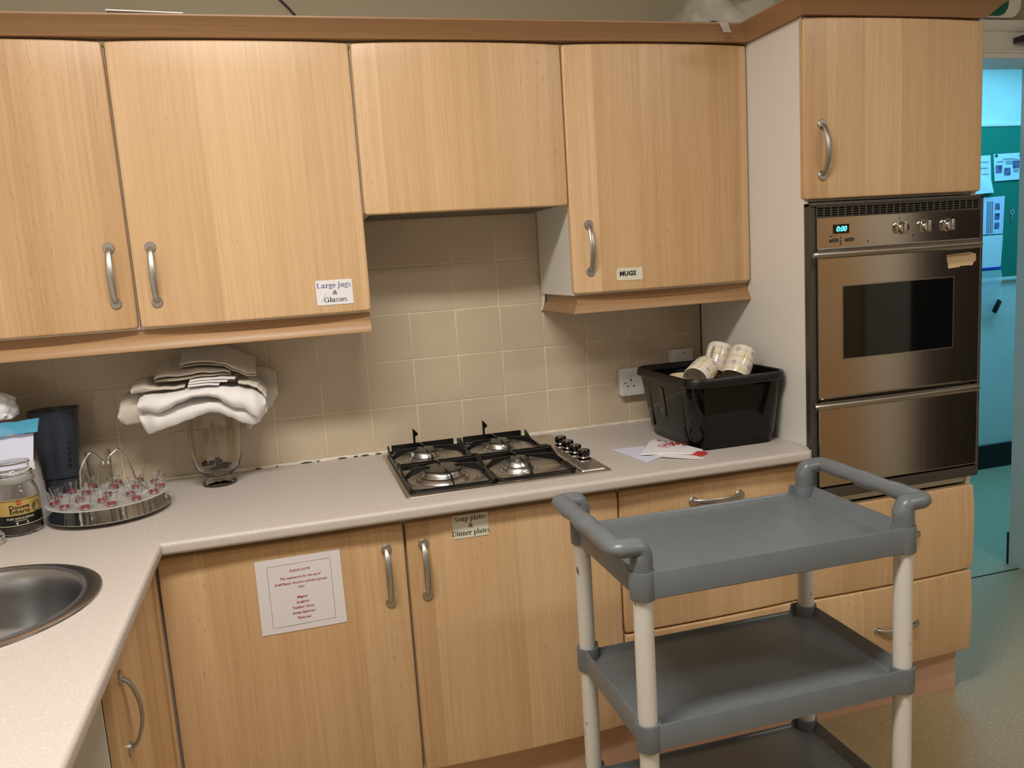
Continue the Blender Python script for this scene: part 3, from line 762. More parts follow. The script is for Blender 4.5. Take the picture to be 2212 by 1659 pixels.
def grate(x0, x1, burners):
    g = BM(); y0, y1 = -.560, -.060; ym = (y0 + y1) / 2 - .004; zr = .9215
    def bar(a, b, z0, z1, wd=.0045, z0b=None, z1b=None):
        z0b = z0 if z0b is None else z0b; z1b = z1 if z1b is None else z1b
        a = Vector((a[0], a[1], 0)); b = Vector((b[0], b[1], 0)); d_ = (b - a).normalized(); s_ = Vector((-d_.y, d_.x, 0)) * wd
        loft(g, [[p + s_ + Vector((0, 0, lo)), p - s_ + Vector((0, 0, lo)), p - s_ * .7 + Vector((0, 0, hi)), p + s_ * .7 + Vector((0, 0, hi))] for p, lo, hi in ((a, z0, z1), (b, z0b, z1b))])
    tube(g, [(x, y, zr) for x, y in rrect(x0, x1, y0, y1, .022)], .0056, 8, closed=True)
    bar((x0 + .012, y1), (x1 - .012, y1), .920, .944, .0035)                    # tall web along the back
    for yy in (ym - .012, ym + .012): bar((x0, yy), (x1, yy), .925, .9385, .0042)
    for cx, sx in ((x0, 1), (x1, -1)):
        bar((cx, y1 - .012), (cx, y1 - .075), .918, .946, .0038, .918, .928)
        bar((cx, ym + .012), (cx, ym + .085), .920, .943, .0038, .918, .927)
        bar((cx, ym - .012), (cx, ym - .080), .920, .946, .0045, .918, .927)
        bar((cx, y0 + .030), (cx, y0 + .085), .918, .927, .0038, .918, .930)
        for cy in (y0 + .03, ym, y1 - .03): tube(g, [(cx, cy, .9137), (cx, cy, .921)], .0055, 8)
    for bx_, by, r in burners:
        back = by > ym
        for ex, ey in ((x0, by + .012), (x1, by - .012), (bx_ - .004, y1 if back else ym - .012), (bx_ + .004, ym + .012 if back else y0)):
            e = Vector((ex, ey, 0)); c = Vector((bx_, by, 0)); d_ = c - e; L = d_.length
            if L < r * 1.2: continue
            tip = e + d_ * ((L - r * .62) / L); s_ = Vector((-d_.y, d_.x, 0)).normalized() * .0022; mid = e + d_ * .22
            loft(g, [[p + s_ + Vector((0, 0, z0)), p - s_ + Vector((0, 0, z0)), p - s_ + Vector((0, 0, z1)), p + s_ + Vector((0, 0, z1))]
                     for p, z0, z1 in ((e, .918, .928), (mid, .930, .950), (tip, .9495, .953))])
    return g
mesh_obj('pan_support', grate(.036, .262, BURN[:2]), 'enamel', t)
mesh_obj('pan_support', grate(.270, .492, BURN[2:]), 'enamel', t)
for i, (x, y) in enumerate(((.122, -.066), (.352, -.066))):
    bm = BM()
    loft(bm, [[(x + a, y + q, z) for a, z in ((-.003, .945), (.004, .945), (.004, .965), (.014, .972), (.013, .976), (-.001, .992), (-.003, .992))] for q in (-.0015, .0015)])
    mesh_obj('pan_support_prong', bm, 'enamel', t)

# ================================================================ notices and labels on the doors
def bowed(F, u0, u1, bow):
    def G(u, v, wv):
        cu = 2 * (u - u0) / (u1 - u0) - 1
        return F(u, v, wv + bow * (1 - cu * cu))
    return G
GB1, GB2 = bowed(FB, -.592, -.0025, .010), bowed(FB, .0025, .5905, .010)
GW2, GW4 = bowed(FW, -.5975, -.0035, .014), bowed(FW, .5945, 1.1875, .014)
def sheet_bm(G, outline, wv=.0009, thick=.0006, lift=None):
    """thin card following the bowed face"""
    us = [p[0] for p in outline]; u0, u1 = min(us), max(us); bm = BM(); n = len(outline)
    dense = []
    for i in range(n):
        a, b = outline[i], outline[(i + 1) % n]; k = 6
        dense += [(a[0] + (b[0] - a[0]) * j / k, a[1] + (b[1] - a[1]) * j / k) for j in range(k)]
    loft(bm, [[G(u, v, wv + d + (lift(u, v) if lift else 0)) for u, v in dense] for d in (0, thick)])
    return bm
def rr2(u0, u1, v0, v1, r): return rrect(u0, u1, v0, v1, r, 3)
class Serif:
    """bold roman lettering built from tapered strokes"""
    TH, TN = .125, .045
    def __init__(s): s.q = []
    def line(s, x0, y0, x1, y1, w0, w1=None):
        w1 = w0 if w1 is None else w1
        d = Vector((x1 - x0, y1 - y0)).normalized(); n = Vector((-d.y, d.x))
        s.q.append([(x0 + n.x * w0 / 2, y0 + n.y * w0 / 2), (x0 - n.x * w0 / 2, y0 - n.y * w0 / 2), (x1 - n.x * w1 / 2, y1 - n.y * w1 / 2), (x1 + n.x * w1 / 2, y1 + n.y * w1 / 2)])
    def stem(s, x, y0, y1, w=None): w = w or s.TH; s.q.append([(x - w / 2, y0), (x + w / 2, y0), (x + w / 2, y1), (x - w / 2, y1)])
    def ser(s, x, y, w=.25, up=1): s.q.append([(x - w / 2, y), (x + w / 2, y), (x + w / 2, y + .035 * up), (x - w / 2, y + .035 * up)])
    def arc(s, cx, cy, rx, ry, a0, a1, th=None, tn=None):
        th = th or s.TH; tn = tn or s.TN; n = max(5, int(abs(a1 - a0) / 16)); prev = None
        for k in range(n + 1):
            a = math.radians(a0 + (a1 - a0) * k / n); w = tn + (th - tn) * abs(math.cos(a)) ** 1.6
            o = (cx + (rx + w * .3) * math.cos(a), cy + (ry + w * .1) * math.sin(a)); i = (cx + (rx - w * .7) * math.cos(a), cy + (ry - tn) * math.sin(a))
            if prev: s.q.append([prev[0], o, i, prev[1]])
            prev = (o, i)
    def dot(s, x, y, r=.075): s.q.append([(x + r * math.cos(k * PI / 5), y + r * math.sin(k * PI / 5)) for k in range(10)])
def glyph(ch):
    g = Serif(); adv = .5
    if ch == 'L': g.stem(.17, 0, .66); g.ser(.17, 0, .3); g.ser(.17, .66, .3, -1); g.line(.2, .02, .55, .02, .04); g.line(.545, .01, .57, .2, .05, .02); adv = .63
    elif ch == 'a': g.arc(.19, .13, .13, .13, 80, 330); g.stem(.34, 0, .34); g.arc(.21, .33, .15, .13, 5, 150); g.dot(.1, .35, .06); g.line(.34, .03, .46, .03, .045); adv = .49
    elif ch == 'r': g.stem(.15, 0, .46); g.ser(.15, 0, .27); g.ser(.1, .46, .16, -1); g.line(.18, .33, .32, .42, .05, .07); g.dot(.37, .39, .07); adv = .45
    elif ch == 'g': g.arc(.22, .31, .16, .15, 0, 360); g.arc(.23, -.07, .2, .11, 0, 360, .09); g.line(.1, .2, .09, .04, .06); g.line(.32, .42, .48, .42, .06); adv = .49
    elif ch == 'e': g.arc(.23, .23, .18, .23, 0, 320); g.line(.1, .26, .4, .26, .045); adv = .45
    elif ch == 'j': g.stem(.16, -.06, .46); g.ser(.12, .46, .2, -1); g.arc(.06, -.07, .12, .12, 270, 360); g.dot(-.02, -.13, .06); g.dot(.16, .62); adv = .32
    elif ch == 'u': g.stem(.14, .1, .46); g.ser(.08, .46, .16, -1); g.stem(.4, 0, .46); g.ser(.35, .46, .16, -1); g.ser(.46, 0, .12); g.arc(.26, .12, .14, .12, 180, 330, .1); adv = .55
    elif ch == 's': g.arc(.19, .345, .12, .115, 20, 265, .1); g.arc(.19, .115, .13, .115, 85, -165, .1); adv = .38
    elif ch == 'S': g.arc(.27, .5, .18, .165, 15, 265); g.arc(.27, .17, .2, .17, 85, -165); g.stem(.45, .48, .66, .03); g.stem(.07, 0, .18, .03); adv = .56
    elif ch == '&': g.arc(.36, .52, .13, .14, 0, 360, .09); g.arc(.3, .17, .22, .17, 60, 350); g.line(.27, .44, .62, .05, .12, .12); g.line(.6, .06, .72, .06, .06); g.line(.5, .1, .66, .36, .05); g.ser(.66, .36, .2); adv = .82
    elif ch == 'G': g.arc(.36, .33, .3, .335, 40, 330); g.stem(.62, .06, .3); g.ser(.6, .3, .28); g.stem(.6, .46, .66, .03); adv = .76
    elif ch == 'l': g.stem(.14, 0, .68); g.ser(.14, 0, .26); g.ser(.09, .68, .16, -1); adv = .28
    elif ch == 'o': g.arc(.25, .23, .2, .23, 0, 360); adv = .5
    elif ch == 'p': g.stem(.14, -.2, .46); g.ser(.14, -.2, .26, 1); g.ser(.09, .46, .16, -1); g.arc(.28, .23, .2, .23, -150, 150); adv = .55
    elif ch == 't': g.stem(.16, .05, .58); g.ser(.17, .42, .3); g.line(.14, .04, .33, .04, .06); adv = .34
    elif ch == 'D': g.stem(.17, 0, .66); g.ser(.13, 0, .24); g.ser(.13, .66, .24, -1); g.arc(.26, .33, .38, .335, -90, 90); g.line(.15, .018, .3, .018, .036); g.line(.15, .642, .3, .642, .036); adv = .73
    elif ch == 'i': g.stem(.14, 0, .46); g.ser(.14, 0, .26); g.ser(.09, .46, .16, -1); g.dot(.14, .62); adv = .28
    elif ch == 'n': g.stem(.14, 0, .46); g.ser(.14, 0, .24); g.ser(.09, .46, .16, -1); g.stem(.41, 0, .32); g.ser(.41, 0, .22); g.arc(.29, .3, .16, .16, 0, 130, .12); adv = .56
    elif ch == ' ': adv = .25
    return g.q, adv
def serif_bm(text, size, G, u, v, wv, xs=1.0):
    bm = BM(); gl = [glyph(c) for c in text]; tot = sum(a for _, a in gl) * size * xs; x = u - tot / 2
    for q, a in gl:
        for poly in q:
            lo = [bm.verts.new(G(x + p[0] * size * xs, v + p[1] * size, wv)) for p in poly]
            bm.faces.new(lo)
        x += a * size * xs
    return bm
t = solo('door_label', sheet_bm(GW2, rr2(-.149, -.051, 1.416, 1.483, .003)), 'pale_card', 'white sticker reading Large jugs and Glasses at the cupboard corner', 'label', smooth=False)
mesh_obj('lettering', serif_bm('Large jugs', .0205, GW2, -.1005, 1.4625, .0019), 'violet_ink', t, smooth=False)
mesh_obj('lettering', join([serif_bm('&', .018, GW2, -.099, 1.4435, .0019), serif_bm('Glasses', .0200, GW2, -.099, 1.4235, .0019)]), 'black_ink', t, smooth=False)
bm = BM(); loft(bm, [[GW2(a, b, wv) for a, b in ((-.138, 1.428), (-.135, 1.428), (-.124, 1.4515), (-.1265, 1.4515))] for wv in (.0015, .0028)])
mesh_obj('crease', bm, 'pale_card', t)
t = solo('door_label', sheet_bm(GW4, [(.728, 1.4235), (.807, 1.4215), (.812, 1.427), (.8105, 1.459), (.733, 1.4605), (.728, 1.455)]), 'cream_paper', 'small cream sticker with MUGS handwritten in black capitals', 'label', smooth=False)
mesh_obj('lettering', text_bm('MUGS', .019, GW4, .763, 1.4425, .0019, bold=.0007, shear=.08, spacing=1.05), 'black_ink', t, smooth=False)
t = solo('door_label', sheet_bm(GB2, rr2(.124, .2195, .797, .8595, .003)), 'cream_paper', 'aged sticker reading Soup plates and Dinner plates under the worktop edge', 'label', smooth=False)
mesh_obj('lettering', join([serif_bm('Soup plates', .0203, GB2, .1725, .8425, .0019, xs=.86), serif_bm('&', .018, GB2, .1725, .8240, .0019), serif_bm('Dinner plates', .0203, GB2, .1720, .8045, .0019, xs=.86)]), 'black_ink', t, smooth=False)
t = solo('paper_notice', sheet_bm(GB1, [(-.371, .627), (-.1645, .626), (-.166, .8185), (-.3705, .8185)]), 'laminated', 'white paper notice with red italic writing on the corner base door', 'notice', smooth=False)
bm = BM()
for a, b in (((-.343, .642), (-.191, .643)), ((-.191, .643), (-.191, .801)), ((-.191, .801), (-.343, .800)), ((-.343, .800), (-.343, .642))):
    dx, dy = b[0] - a[0], b[1] - a[1]; L = math.hypot(dx, dy); nx, ny = -dy / L * .0004, dx / L * .0004; k = 8
    pts = [(a[0] + dx * i / k, a[1] + dy * i / k) for i in range(k + 1)]
    for p, q in zip(pts[:-1], pts[1:]):
        bm.faces.new([bm.verts.new(GB1(x, y, .0017)) for x, y in ((p[0] + nx, p[1] + ny), (p[0] - nx, p[1] - ny), (q[0] - nx, q[1] - ny), (q[0] + nx, q[1] + ny))])
mesh_obj('ruled_border', bm, 'grey_ink', t, smooth=False)
for s_, sz, v_ in (('PLEASE NOTE', .0083, .783), ('This cupboard is for the use of', .0080, .7655), ("Crieff Parish Church's children's groups", .0080, .7515), ('only!', .0080, .740),
                   ('Magpies', .0080, .7135), ('Songbirds', .0080, .700), ("Toddlers' Group", .0080, .6865), ('Sunday Explorers', .0080, .673), ('Thank you.', .0080, .6595)):
    mesh_obj('lettering', text_bm(s_, sz, GB1, -.267, v_, .0019, bold=.00004, shear=.25, xs=.98), 'red_ink', t, smooth=False)

# ================================================================ things on the worktop
WT = .91
# double socket and a small plate
t = thing('wall_socket', 'white double power socket left of the black crate', 'socket', (.935, -.018, 1.012))
mesh_obj('back_box', bx(.861, 1.006, -.024, -.0005, 1.013, 1.107, .003), 'socket', t)
bm = bx(.860, 1.007, -.034, -.0245, 1.012, 1.108, .0035)
pl = mesh_obj('face_plate', bm, 'socket', t)
FS = back_frame(-.034)
for cx in (.897, .97):
    for dx, dz, a, b in ((0, .0115, .0022, .0042), (-.0112, -.0105, .0032, .0021), (.0112, -.0105, .0032, .0021)):
        mesh_obj('pin_slot', bx(cx + dx - a, cx + dx + a, -.0344, -.033, 1.056 + dz - b, 1.056 + dz + b), 'dark', pl)
bm = BM(); lathe(bm, [(0, 0), (.0026, 0), (.0026, .0008), (0, .0008)], seg=12)
bmesh.ops.transform(bm, matrix=Matrix.Translation((.8755, -.034, 1.057)) @ Matrix.Rotation(PI / 2, 4, 'X'), verts=bm.verts)
mesh_obj('screw', bm, 'dark', pl)
for cx in (.924, .943): mesh_obj('rocker_switch', bx(cx - .0055, cx + .0055, -.0375, -.0335, 1.068, 1.087, .001), 'socket', pl)
t = thing('blank_plate', 'small white fused spur plate high behind the black crate', 'socket', (1.115, -.015, 1.07))
pl = mesh_obj('face_plate', bx(1.056, 1.142, -.030, -.0005, 1.072, 1.157, .003), 'socket', t)
bm = BM(); lathe(bm, [(0, 0), (.0026, 0), (.0026, .0008), (0, .0008)], seg=12)
bmesh.ops.transform(bm, matrix=Matrix.Translation((1.104, -.030, 1.141)) @ Matrix.Rotation(PI / 2, 4, 'X'), verts=bm.verts)
mesh_obj('screw', bm, 'dark', pl)

# black crate
t = thing('storage_crate', 'glossy black plastic crate holding mugs beside the oven housing', 'crate', (1.025, -.33, WT))
def cr(i, z, r=.045): # i 0..1 bottom to top taper
    x0, x1 = .889 - .022 * i, 1.163 + .017 * i; y0, y1 = -.512 - .020 * i, -.178 + .036 * i
    return x0, x1, y0, y1, r, z
def crr(i, z, ins=0, r=.045):
    x0, x1, y0, y1, r, z = cr(i, z, r); return [(x, y, z) for x, y in rrect(x0 + ins, x1 - ins, y0 + ins, y1 - ins, max(r - ins, .01), 6)]
bm = BM()
loft(bm, [crr(-.05, .9105, .012), crr(-.05, .9135, .004), crr(0, .922, .003), crr(.12, .938, .003), crr(.13, .942, 0), crr(.95, 1.106, 0), crr(.95, 1.106, .0035), crr(.13, .945, .004), crr(.02, .917, .006)])
mesh_obj('tub', bm, 'crate', t)
bm = BM()
loft(bm, [crr(.9, 1.103, -.001), crr(1, 1.103, -.006), crr(1, 1.108, -.010), crr(1, 1.120, -.0095), crr(1, 1.128, -.006), crr(1, 1.1295, -.001), crr(1, 1.127, .003), crr(.95, 1.111, .0035)], cap0=False, cap1=False)
mesh_obj('rim', bm, 'crate_rim', t)
bm = BM()
loft(bm, [[(.8815 - (z - .99) * .115 - d, y, z) for y, z in rrect(-.335, -.300, .985, 1.082, .008)] for d in (-.001, .0025)])
hp = mesh_obj('grip_plate', bm, 'black_gloss', t)
bm = BM()
for z in (1.002, 1.012):
    tube(bm, [(.8765 - (z - .99) * .115, -.325, z - .004), (.8765 - (z - .99) * .115, -.3175, z + .004), (.8765 - (z - .99) * .115, -.310, z - .004)], .0008, 6)
a = mesh_obj('moulded_arrows', bm, 'grey_ink', hp)
for y in (-.455, -.235):
    bm = BM(); tube(bm, [(.8855 - .0, y, .945), (.8715, y, 1.094)], .0022, 8); mesh_obj('rib', bm, 'crate', t)
def mug_mesh(mt, with_handle=True):
    bm = BM()
    lathe(bm, [(0, .003), (.028, .003), (.030, 0), (.033, .001), (.0375, .006), (.0395, .014), (.0405, .04), (.041, .092), (.0402, .0955), (.0388, .0955), (.038, .092), (.0375, .04), (.036, .014), (.03, .008), (0, .0075)], seg=36)
    return bm
def mug_handle():
    bm = BM(); pts = [(.0385, 0, .078), (.052, 0, .081), (.064, 0, .074), (.069, 0, .055), (.066, 0, .037), (.055, 0, .024), (.0385, 0, .02)]
    tube(bm, fillet(pts, .012, 4), .0048, 10, ell=(1.25, .85), up=(0, 1, 0)); return bm
def place_mug(label, mt, base, axis, hdir, cat='mug'):
    """base centre, axis from base to mouth, rough direction of the handle"""
    z = Vector(axis).normalized(); x = Vector(hdir); x = (x - z * x.dot(z)).normalized(); y = z.cross(x)
    t = thing('mug', label, cat, (0, 0, 0), 'mugs in the black crate')
    t.matrix_world = Matrix(((x.x, y.x, z.x, base[0]), (x.y, y.y, z.y, base[1]), (x.z, y.z, z.z, base[2]), (0, 0, 0, 1)))
    o = mesh_obj('body', mug_mesh(mt), mt, t, True, ang=40); h = mesh_obj('handle', mug_handle(), 'mug' if mt != 'mug_cream' else mt, t, True)
    return t
place_mug('plaid mug tipped on its side with its mouth facing left in the crate', 'plaid', (1.004, -.375, 1.142), (-.74, -.56, -.30), (.1, .6, -.7))
place_mug('white mug upside down with its handle sticking up left of the plaid one', 'plaid', (1.088, -.315, 1.196), (-.40, -.25, -.88), (-.75, -.55, .25))
place_mug('large plaid mug tilted upside down at the right end of the crate', 'plaid', (1.120, -.400, 1.186), (-.52, -.28, -.80), (.3, .9, 0))
place_mug('cream mug standing low at the front of the crate between the plaid mugs', 'mug_cream', (1.012, -.466, 1.014), (.1, .05, 1), (.2, .9, 0))
place_mug('cream mug standing low in the crate behind the plaid one lying down', 'mug_cream', (.965, -.285, 1.014), (0, 0, 1), (-.4, 1, 0))
for i, (x, y) in enumerate(((1.09, -.245), (1.095, -.43), (.965, -.285), (1.0, -.455))):
    place_mug(('cream mug on the crate floor at the back right', 'cream mug on the crate floor at the front right', 'cream mug on the crate floor under the standing cream one at the back', 'cream mug on the crate floor under the standing cream one at the front')[i], 'mug_cream', (x, y, .918), (0, 0, 1), (-.3, 1, 0))

# post and a folded carrier bag
bm = BM()
loft(bm, [[(x, y, z + d) for x, y, z in ((.683, -.352, .9108), (.703, -.498, .9106), (.705, -.553, .9108), (.842, -.470, .9122), (.775, -.372, .9135))] for d in (0, .0018)])
solo('folded_letter', bm, 'bluish_paper', 'folded bluish white letter on the worktop under the printed carrier bag', 'paper', smooth=False)
def bag_z(x, y): return .9165 + .004 * (noise.noise((x * 22, y * 22, 1)) + .6)
tri = [(.722, -.478), (.775, -.405), (.812, -.345), (.835, -.335), (.874, -.432), (.896, -.530), (.852, -.545), (.785, -.506)]
def tri_layer(name, outline, z0, mt, parent=None, top=None, **kw):
    b = BM(); c = Vector((sum(p[0] for p in outline) / len(outline), sum(p[1] for p in outline) / len(outline)))
    rings = []
    for k in range(5):
        t_ = 1 - k / 4 * .98
        rings.append([(c.x + (p[0] - c.x) * t_, c.y + (p[1] - c.y) * t_, z0 + .003 + bag_z(c.x + (p[0] - c.x) * t_, c.y + (p[1] - c.y) * t_) - .9165 + .005 * (1 - t_)) for p in outline])
    low = [[(p[0], p[1], z0) for p in outline]]
    loft(b, low + rings); return b
bm = tri_layer('x', [(.84, -.532), (.86, -.52), (.899, -.527), (.903, -.545), (.880, -.556), (.86, -.556)], .9108, 'red')
cb_ = solo('carrier_bag', tri_layer('c', tri, .9168, 'paper'), 'paper', 'crumpled white carrier bag with red print folded into a triangle by the crate', 'bag', smooth=True)
mesh_obj('red_fold', bm, 'red', cb_)
def FB2(u, v, wv): # on the bag's top
    return Vector((u, v, bag_z(u, v) + .0040 + .005 * max(0, 1 - math.hypot(u - .819, v + .434) / .085) + wv))
ca, sa = math.cos(.32), math.sin(.32)
def turned(u, v, wv): return FB2(.826 + u * ca - v * sa, -.440 + u * sa + v * ca, wv)
mesh_obj('lettering', join([text_bm('X', .046, turned, .022, -.004, .0008, bold=.0016, xs=.9), text_bm('ta', .020, turned, -.012, -.002, .0008, bold=.0006)]), 'red_ink', cb_, smooth=False)
bm = BM(); tube(bm, [turned(-.012 + .019 * math.cos(a), -.001 + .019 * math.sin(a), .001) for a in [2 * PI * k / 28 for k in range(28)]], .0007, 6, closed=True)
mesh_obj('printed_oval', bm, 'red_ink', cb_)
for k in range(5):
    y = -.362 - k * .024; x = .829 + k * .0088
    bm = BM(); bm.faces.new([bm.verts.new(FB2(x + a, y + b, .0014)) for a, b in ((0, 0), (.008, .004), (.014, -.012), (.006, -.015))]); mesh_obj('printed_dash', bm, 'red_ink', cb_, smooth=False)
bm = BM(); loft(bm, [[(x, y, z + d) for x, y, z in ((.745, -.497, .9145), (.84, -.582, .9118), (.868, -.590, .9108), (.86, -.552, .9125), (.80, -.50, .915))] for d in (0, .0015)])
solo('envelope', bm, 'paper', 'slim white envelope poking out from under the carrier bag', 'paper', smooth=False)

# ---------------------------------------------------------------- vase with the linen pile
VX, VY = -.470, -.135
t = thing('glass_vase', 'tall clear glass footed vase under the linen pile', 'vase', (VX, VY, WT))
bm = BM()
lathe(bm, [(0, .0005), (.046, .0005), (.048, .003), (.047, .008), (.036, .013), (.028, .018), (.030, .024), (.046, .034), (.060, .050), (.068, .075), (.072, .11), (.073, .16), (.071, .222), (.073, .226), (.0705, .2265), (.0685, .222), (.0702, .16), (.069, .11), (.0648, .077), (.056, .054), (.042, .039), (.02, .031), (0, .030)], (VX, VY, WT), 48)
mesh_obj('bowl', bm, 'smoke_glass', t)
bm = BM()
for k in range(46):
    a = random.uniform(0, 2 * PI); rr_ = .040 * math.sqrt(random.random()); zz = .046 + .009 * random.random() + (.010 if math.cos(a - 2.6) > .2 else 0) + .22 * rr_ ** 1.4
    m4 = Matrix.Translation((VX + rr_ * math.cos(a), VY + rr_ * math.sin(a), WT + zz)) @ Matrix.Rotation(random.uniform(0, 3), 4, 'Z') @ Matrix.Diagonal((random.uniform(.007, .0105), random.uniform(.005, .008), random.uniform(.003, .005), 1))
    bmesh.ops.create_icosphere(bm, subdivisions=2, radius=1, matrix=m4)
o = solo('glass_pebbles', bm, 'pebble', 'heap of dark glass pebbles in the bottom of the vase', 'pebbles'); o['kind'] = 'stuff'

def interp(c, x):
    if x <= c[0][0]: return c[0][1]
    for (a, b), (p, q) in zip(c[:-1], c[1:]):
        if x <= p:
            t_ = (x - a) / (p - a); t_ = t_ * t_ * (3 - 2 * t_); return b + (q - b) * t_
    return c[-1][1]
def cloth(name, mt, label, top, bot, yf, yb, group='linen heaped on the vase', back_drop=.0, amp=.006, freq=14, seed=0, thick=.004, roll=.012, fold=None, layers=0):
    """a folded cloth: hanging front from bot(x) to top(x), rolled over, then lying back to yb"""
    x0, x1 = top[0][0], top[-1][0]; nx = 46; rows = []
    for i in range(nx + 1):
        x = x0 + (x1 - x0) * i / nx; zt = interp(top, x); zb = interp(bot, x); f = interp(yf, x) if isinstance(yf, list) else yf
        row = []
        H = zt - zb
        prof = [(f + .012, zb - 0), (f + .004, zb + H * .18), (f - .001, zb + H * .4), (f + .002, zb + H * .62), (f + .008, zb + H * .82), (f + roll + .006, zt - .004), (f + roll * 2 + .012, zt)]
        for k in range(1, 7): prof.append((f + roll * 2 + .012 + (yb - f - roll * 2 - .012) * k / 6, zt + back_drop * (k / 6)))
        if layers:
            h = H / 4
            prof = [(f + .075, zb + back_drop * .6), (f + .02, zb + back_drop * .1), (f + .004, zb + h * .1), (f - .001, zb + h * .55), (f + .005, zb + h), (f + .03, zb + h * 1.15), (f + .050, zb + h * 1.5), (f + .03, zb + h * 1.9), (f + .012, zb + h * 2.0), (f - .004, zb + h * 2.4), (f - .006, zb + h * 3), (f + .002, zb + h * 3.7), (f + .018, zt)]
            for k in range(1, 7): prof.append((f + .018 + (yb - f - .018) * k / 6, zt + back_drop * (k / 6)))
        for k, (y, z) in enumerate(prof):
            nz = noise.noise((x * freq, y * freq * 1.3, z * freq + seed * 7.3)) * amp
            nz2 = noise.noise((x * freq * 2.6, z * freq * 2.2, seed * 3.1)) * amp * .5
            damp = 1.0
            row.append((x + nz2 * .5, y + nz * (1 if k < 6 else .3), z + (nz + nz2) * (.8 if k >= 5 else .35)))
        rows.append(row)
    bm = BM(); grid_surface(bm, rows)
    o = solo(name, bm, mt, label, 'cloth', group, ang=180)
    s = o.modifiers.new('thick', 'SOLIDIFY'); s.thickness = thick; s.offset = 0
    s = o.modifiers.new('smooth', 'SUBSURF'); s.levels = 1; s.render_levels = 2
    return o
AM = dict(amp=.0065, freq=15, seed=1)
cloth('tablecloth', 'linen', 'large white tablecloth drooping over the vase rim, lowest of the linen pile',
      [(-.650, 1.158), (-.622, 1.164), (-.59, 1.162), (-.54, 1.170), (-.498, 1.174), (-.465, 1.175), (-.44, 1.171), (-.415, 1.164), (-.38, 1.160), (-.345, 1.150), (-.322, 1.138), (-.312, 1.13)],
      [(-.650, 1.130), (-.636, 1.090), (-.626, 1.092), (-.604, 1.100), (-.570, 1.109), (-.520, 1.123), (-.49, 1.133), (-.468, 1.139), (-.447, 1.136), (-.412, 1.119), (-.377, 1.099), (-.353, 1.090), (-.337, 1.094), (-.324, 1.112), (-.312, 1.12)],
      [(-.65, -.212), (-.60, -.238), (-.53, -.236), (-.47, -.228), (-.41, -.240), (-.35, -.240), (-.312, -.212)], -.062, **AM)
cloth('tablecloth', 'linen', 'white cloth folded in two slanting lobes in the middle of the linen pile',
      [(-.648, 1.190), (-.63, 1.199), (-.58, 1.199), (-.54, 1.204), (-.505, 1.207), (-.47, 1.208), (-.43, 1.204), (-.39, 1.198), (-.35, 1.190), (-.325, 1.178), (-.313, 1.163)],
      [(-.648, 1.166), (-.630, 1.161), (-.614, 1.156), (-.597, 1.153), (-.572, 1.160), (-.538, 1.177), (-.498, 1.190), (-.465, 1.187), (-.442, 1.180), (-.419, 1.160), (-.396, 1.147), (-.372, 1.143), (-.35, 1.122), (-.335, 1.110), (-.322, 1.125), (-.313, 1.145)],
      [(-.648, -.232), (-.58, -.262), (-.5, -.256), (-.46, -.252), (-.40, -.264), (-.345, -.266), (-.313, -.24)], -.064, **AM)
cloth('table_napkin', 'linen_grey', 'pale cloth hanging down at the left end of the linen pile',
      [(-.712, 1.150), (-.700, 1.190), (-.690, 1.200), (-.672, 1.203), (-.653, 1.203)],
      [(-.712, 1.135), (-.703, 1.122), (-.692, 1.115), (-.676, 1.117), (-.653, 1.120)], -.175, -.064, **AM)
cloth('table_napkin', 'linen_grey', 'ecru cloth lying over the left shoulder of the linen pile',
      [(-.664, 1.222), (-.655, 1.238), (-.63, 1.240), (-.606, 1.226), (-.592, 1.220), (-.55, 1.219), (-.522, 1.220)],
      [(-.664, 1.208), (-.655, 1.209), (-.62, 1.211), (-.597, 1.212), (-.55, 1.213), (-.522, 1.216)],
      [(-.664, -.212), (-.60, -.225), (-.522, -.235)], -.066, **AM)
for k in range(3):
    cloth('table_napkin', 'linen', ('small white napkin with a stitched edge, lowest of three at the middle of the pile', 'small white napkin with a stitched edge, second of three at the middle of the pile', 'small white napkin with a stitched edge, top of three at the middle of the pile')[k],
          [(-.514 + .003 * k, 1.2195 + .0069 * k), (-.47, 1.2195 + .0069 * k), (-.432 + .022 * k, 1.2155 + .0069 * k)], [(-.514 + .003 * k, 1.2165 + .0069 * k), (-.47, 1.2165 + .0069 * k), (-.432 + .022 * k, 1.2125 + .0069 * k)],
          -.244 + .003 * k, -.066, thick=.0046, roll=.003, **AM)
cloth('table_napkin', 'linen_grey', 'ecru napkin folded into a flat roll, second from the top of the linen pile',
      [(-.603, 1.2470), (-.592, 1.2570), (-.56, 1.2620), (-.50, 1.2610), (-.45, 1.2580), (-.415, 1.2530), (-.40, 1.2480)],
      [(-.603, 1.2330), (-.575, 1.2340), (-.54, 1.2340), (-.48, 1.2390), (-.44, 1.2380), (-.415, 1.2360), (-.40, 1.2350)],
      [(-.603, -.20), (-.55, -.226), (-.45, -.232), (-.40, -.205)], -.062, back_drop=.022, thick=.003, layers=1, **AM)
cloth('table_napkin', 'linen_grey', 'ecru cloth draped over the right shoulder of the linen pile',
      [(-.382, 1.2190), (-.36, 1.2150), (-.335, 1.2050), (-.322, 1.1930), (-.310, 1.1770)],
      [(-.382, 1.2110), (-.36, 1.2070), (-.335, 1.1960), (-.322, 1.1850), (-.310, 1.1630)], -.232, -.066, **AM)
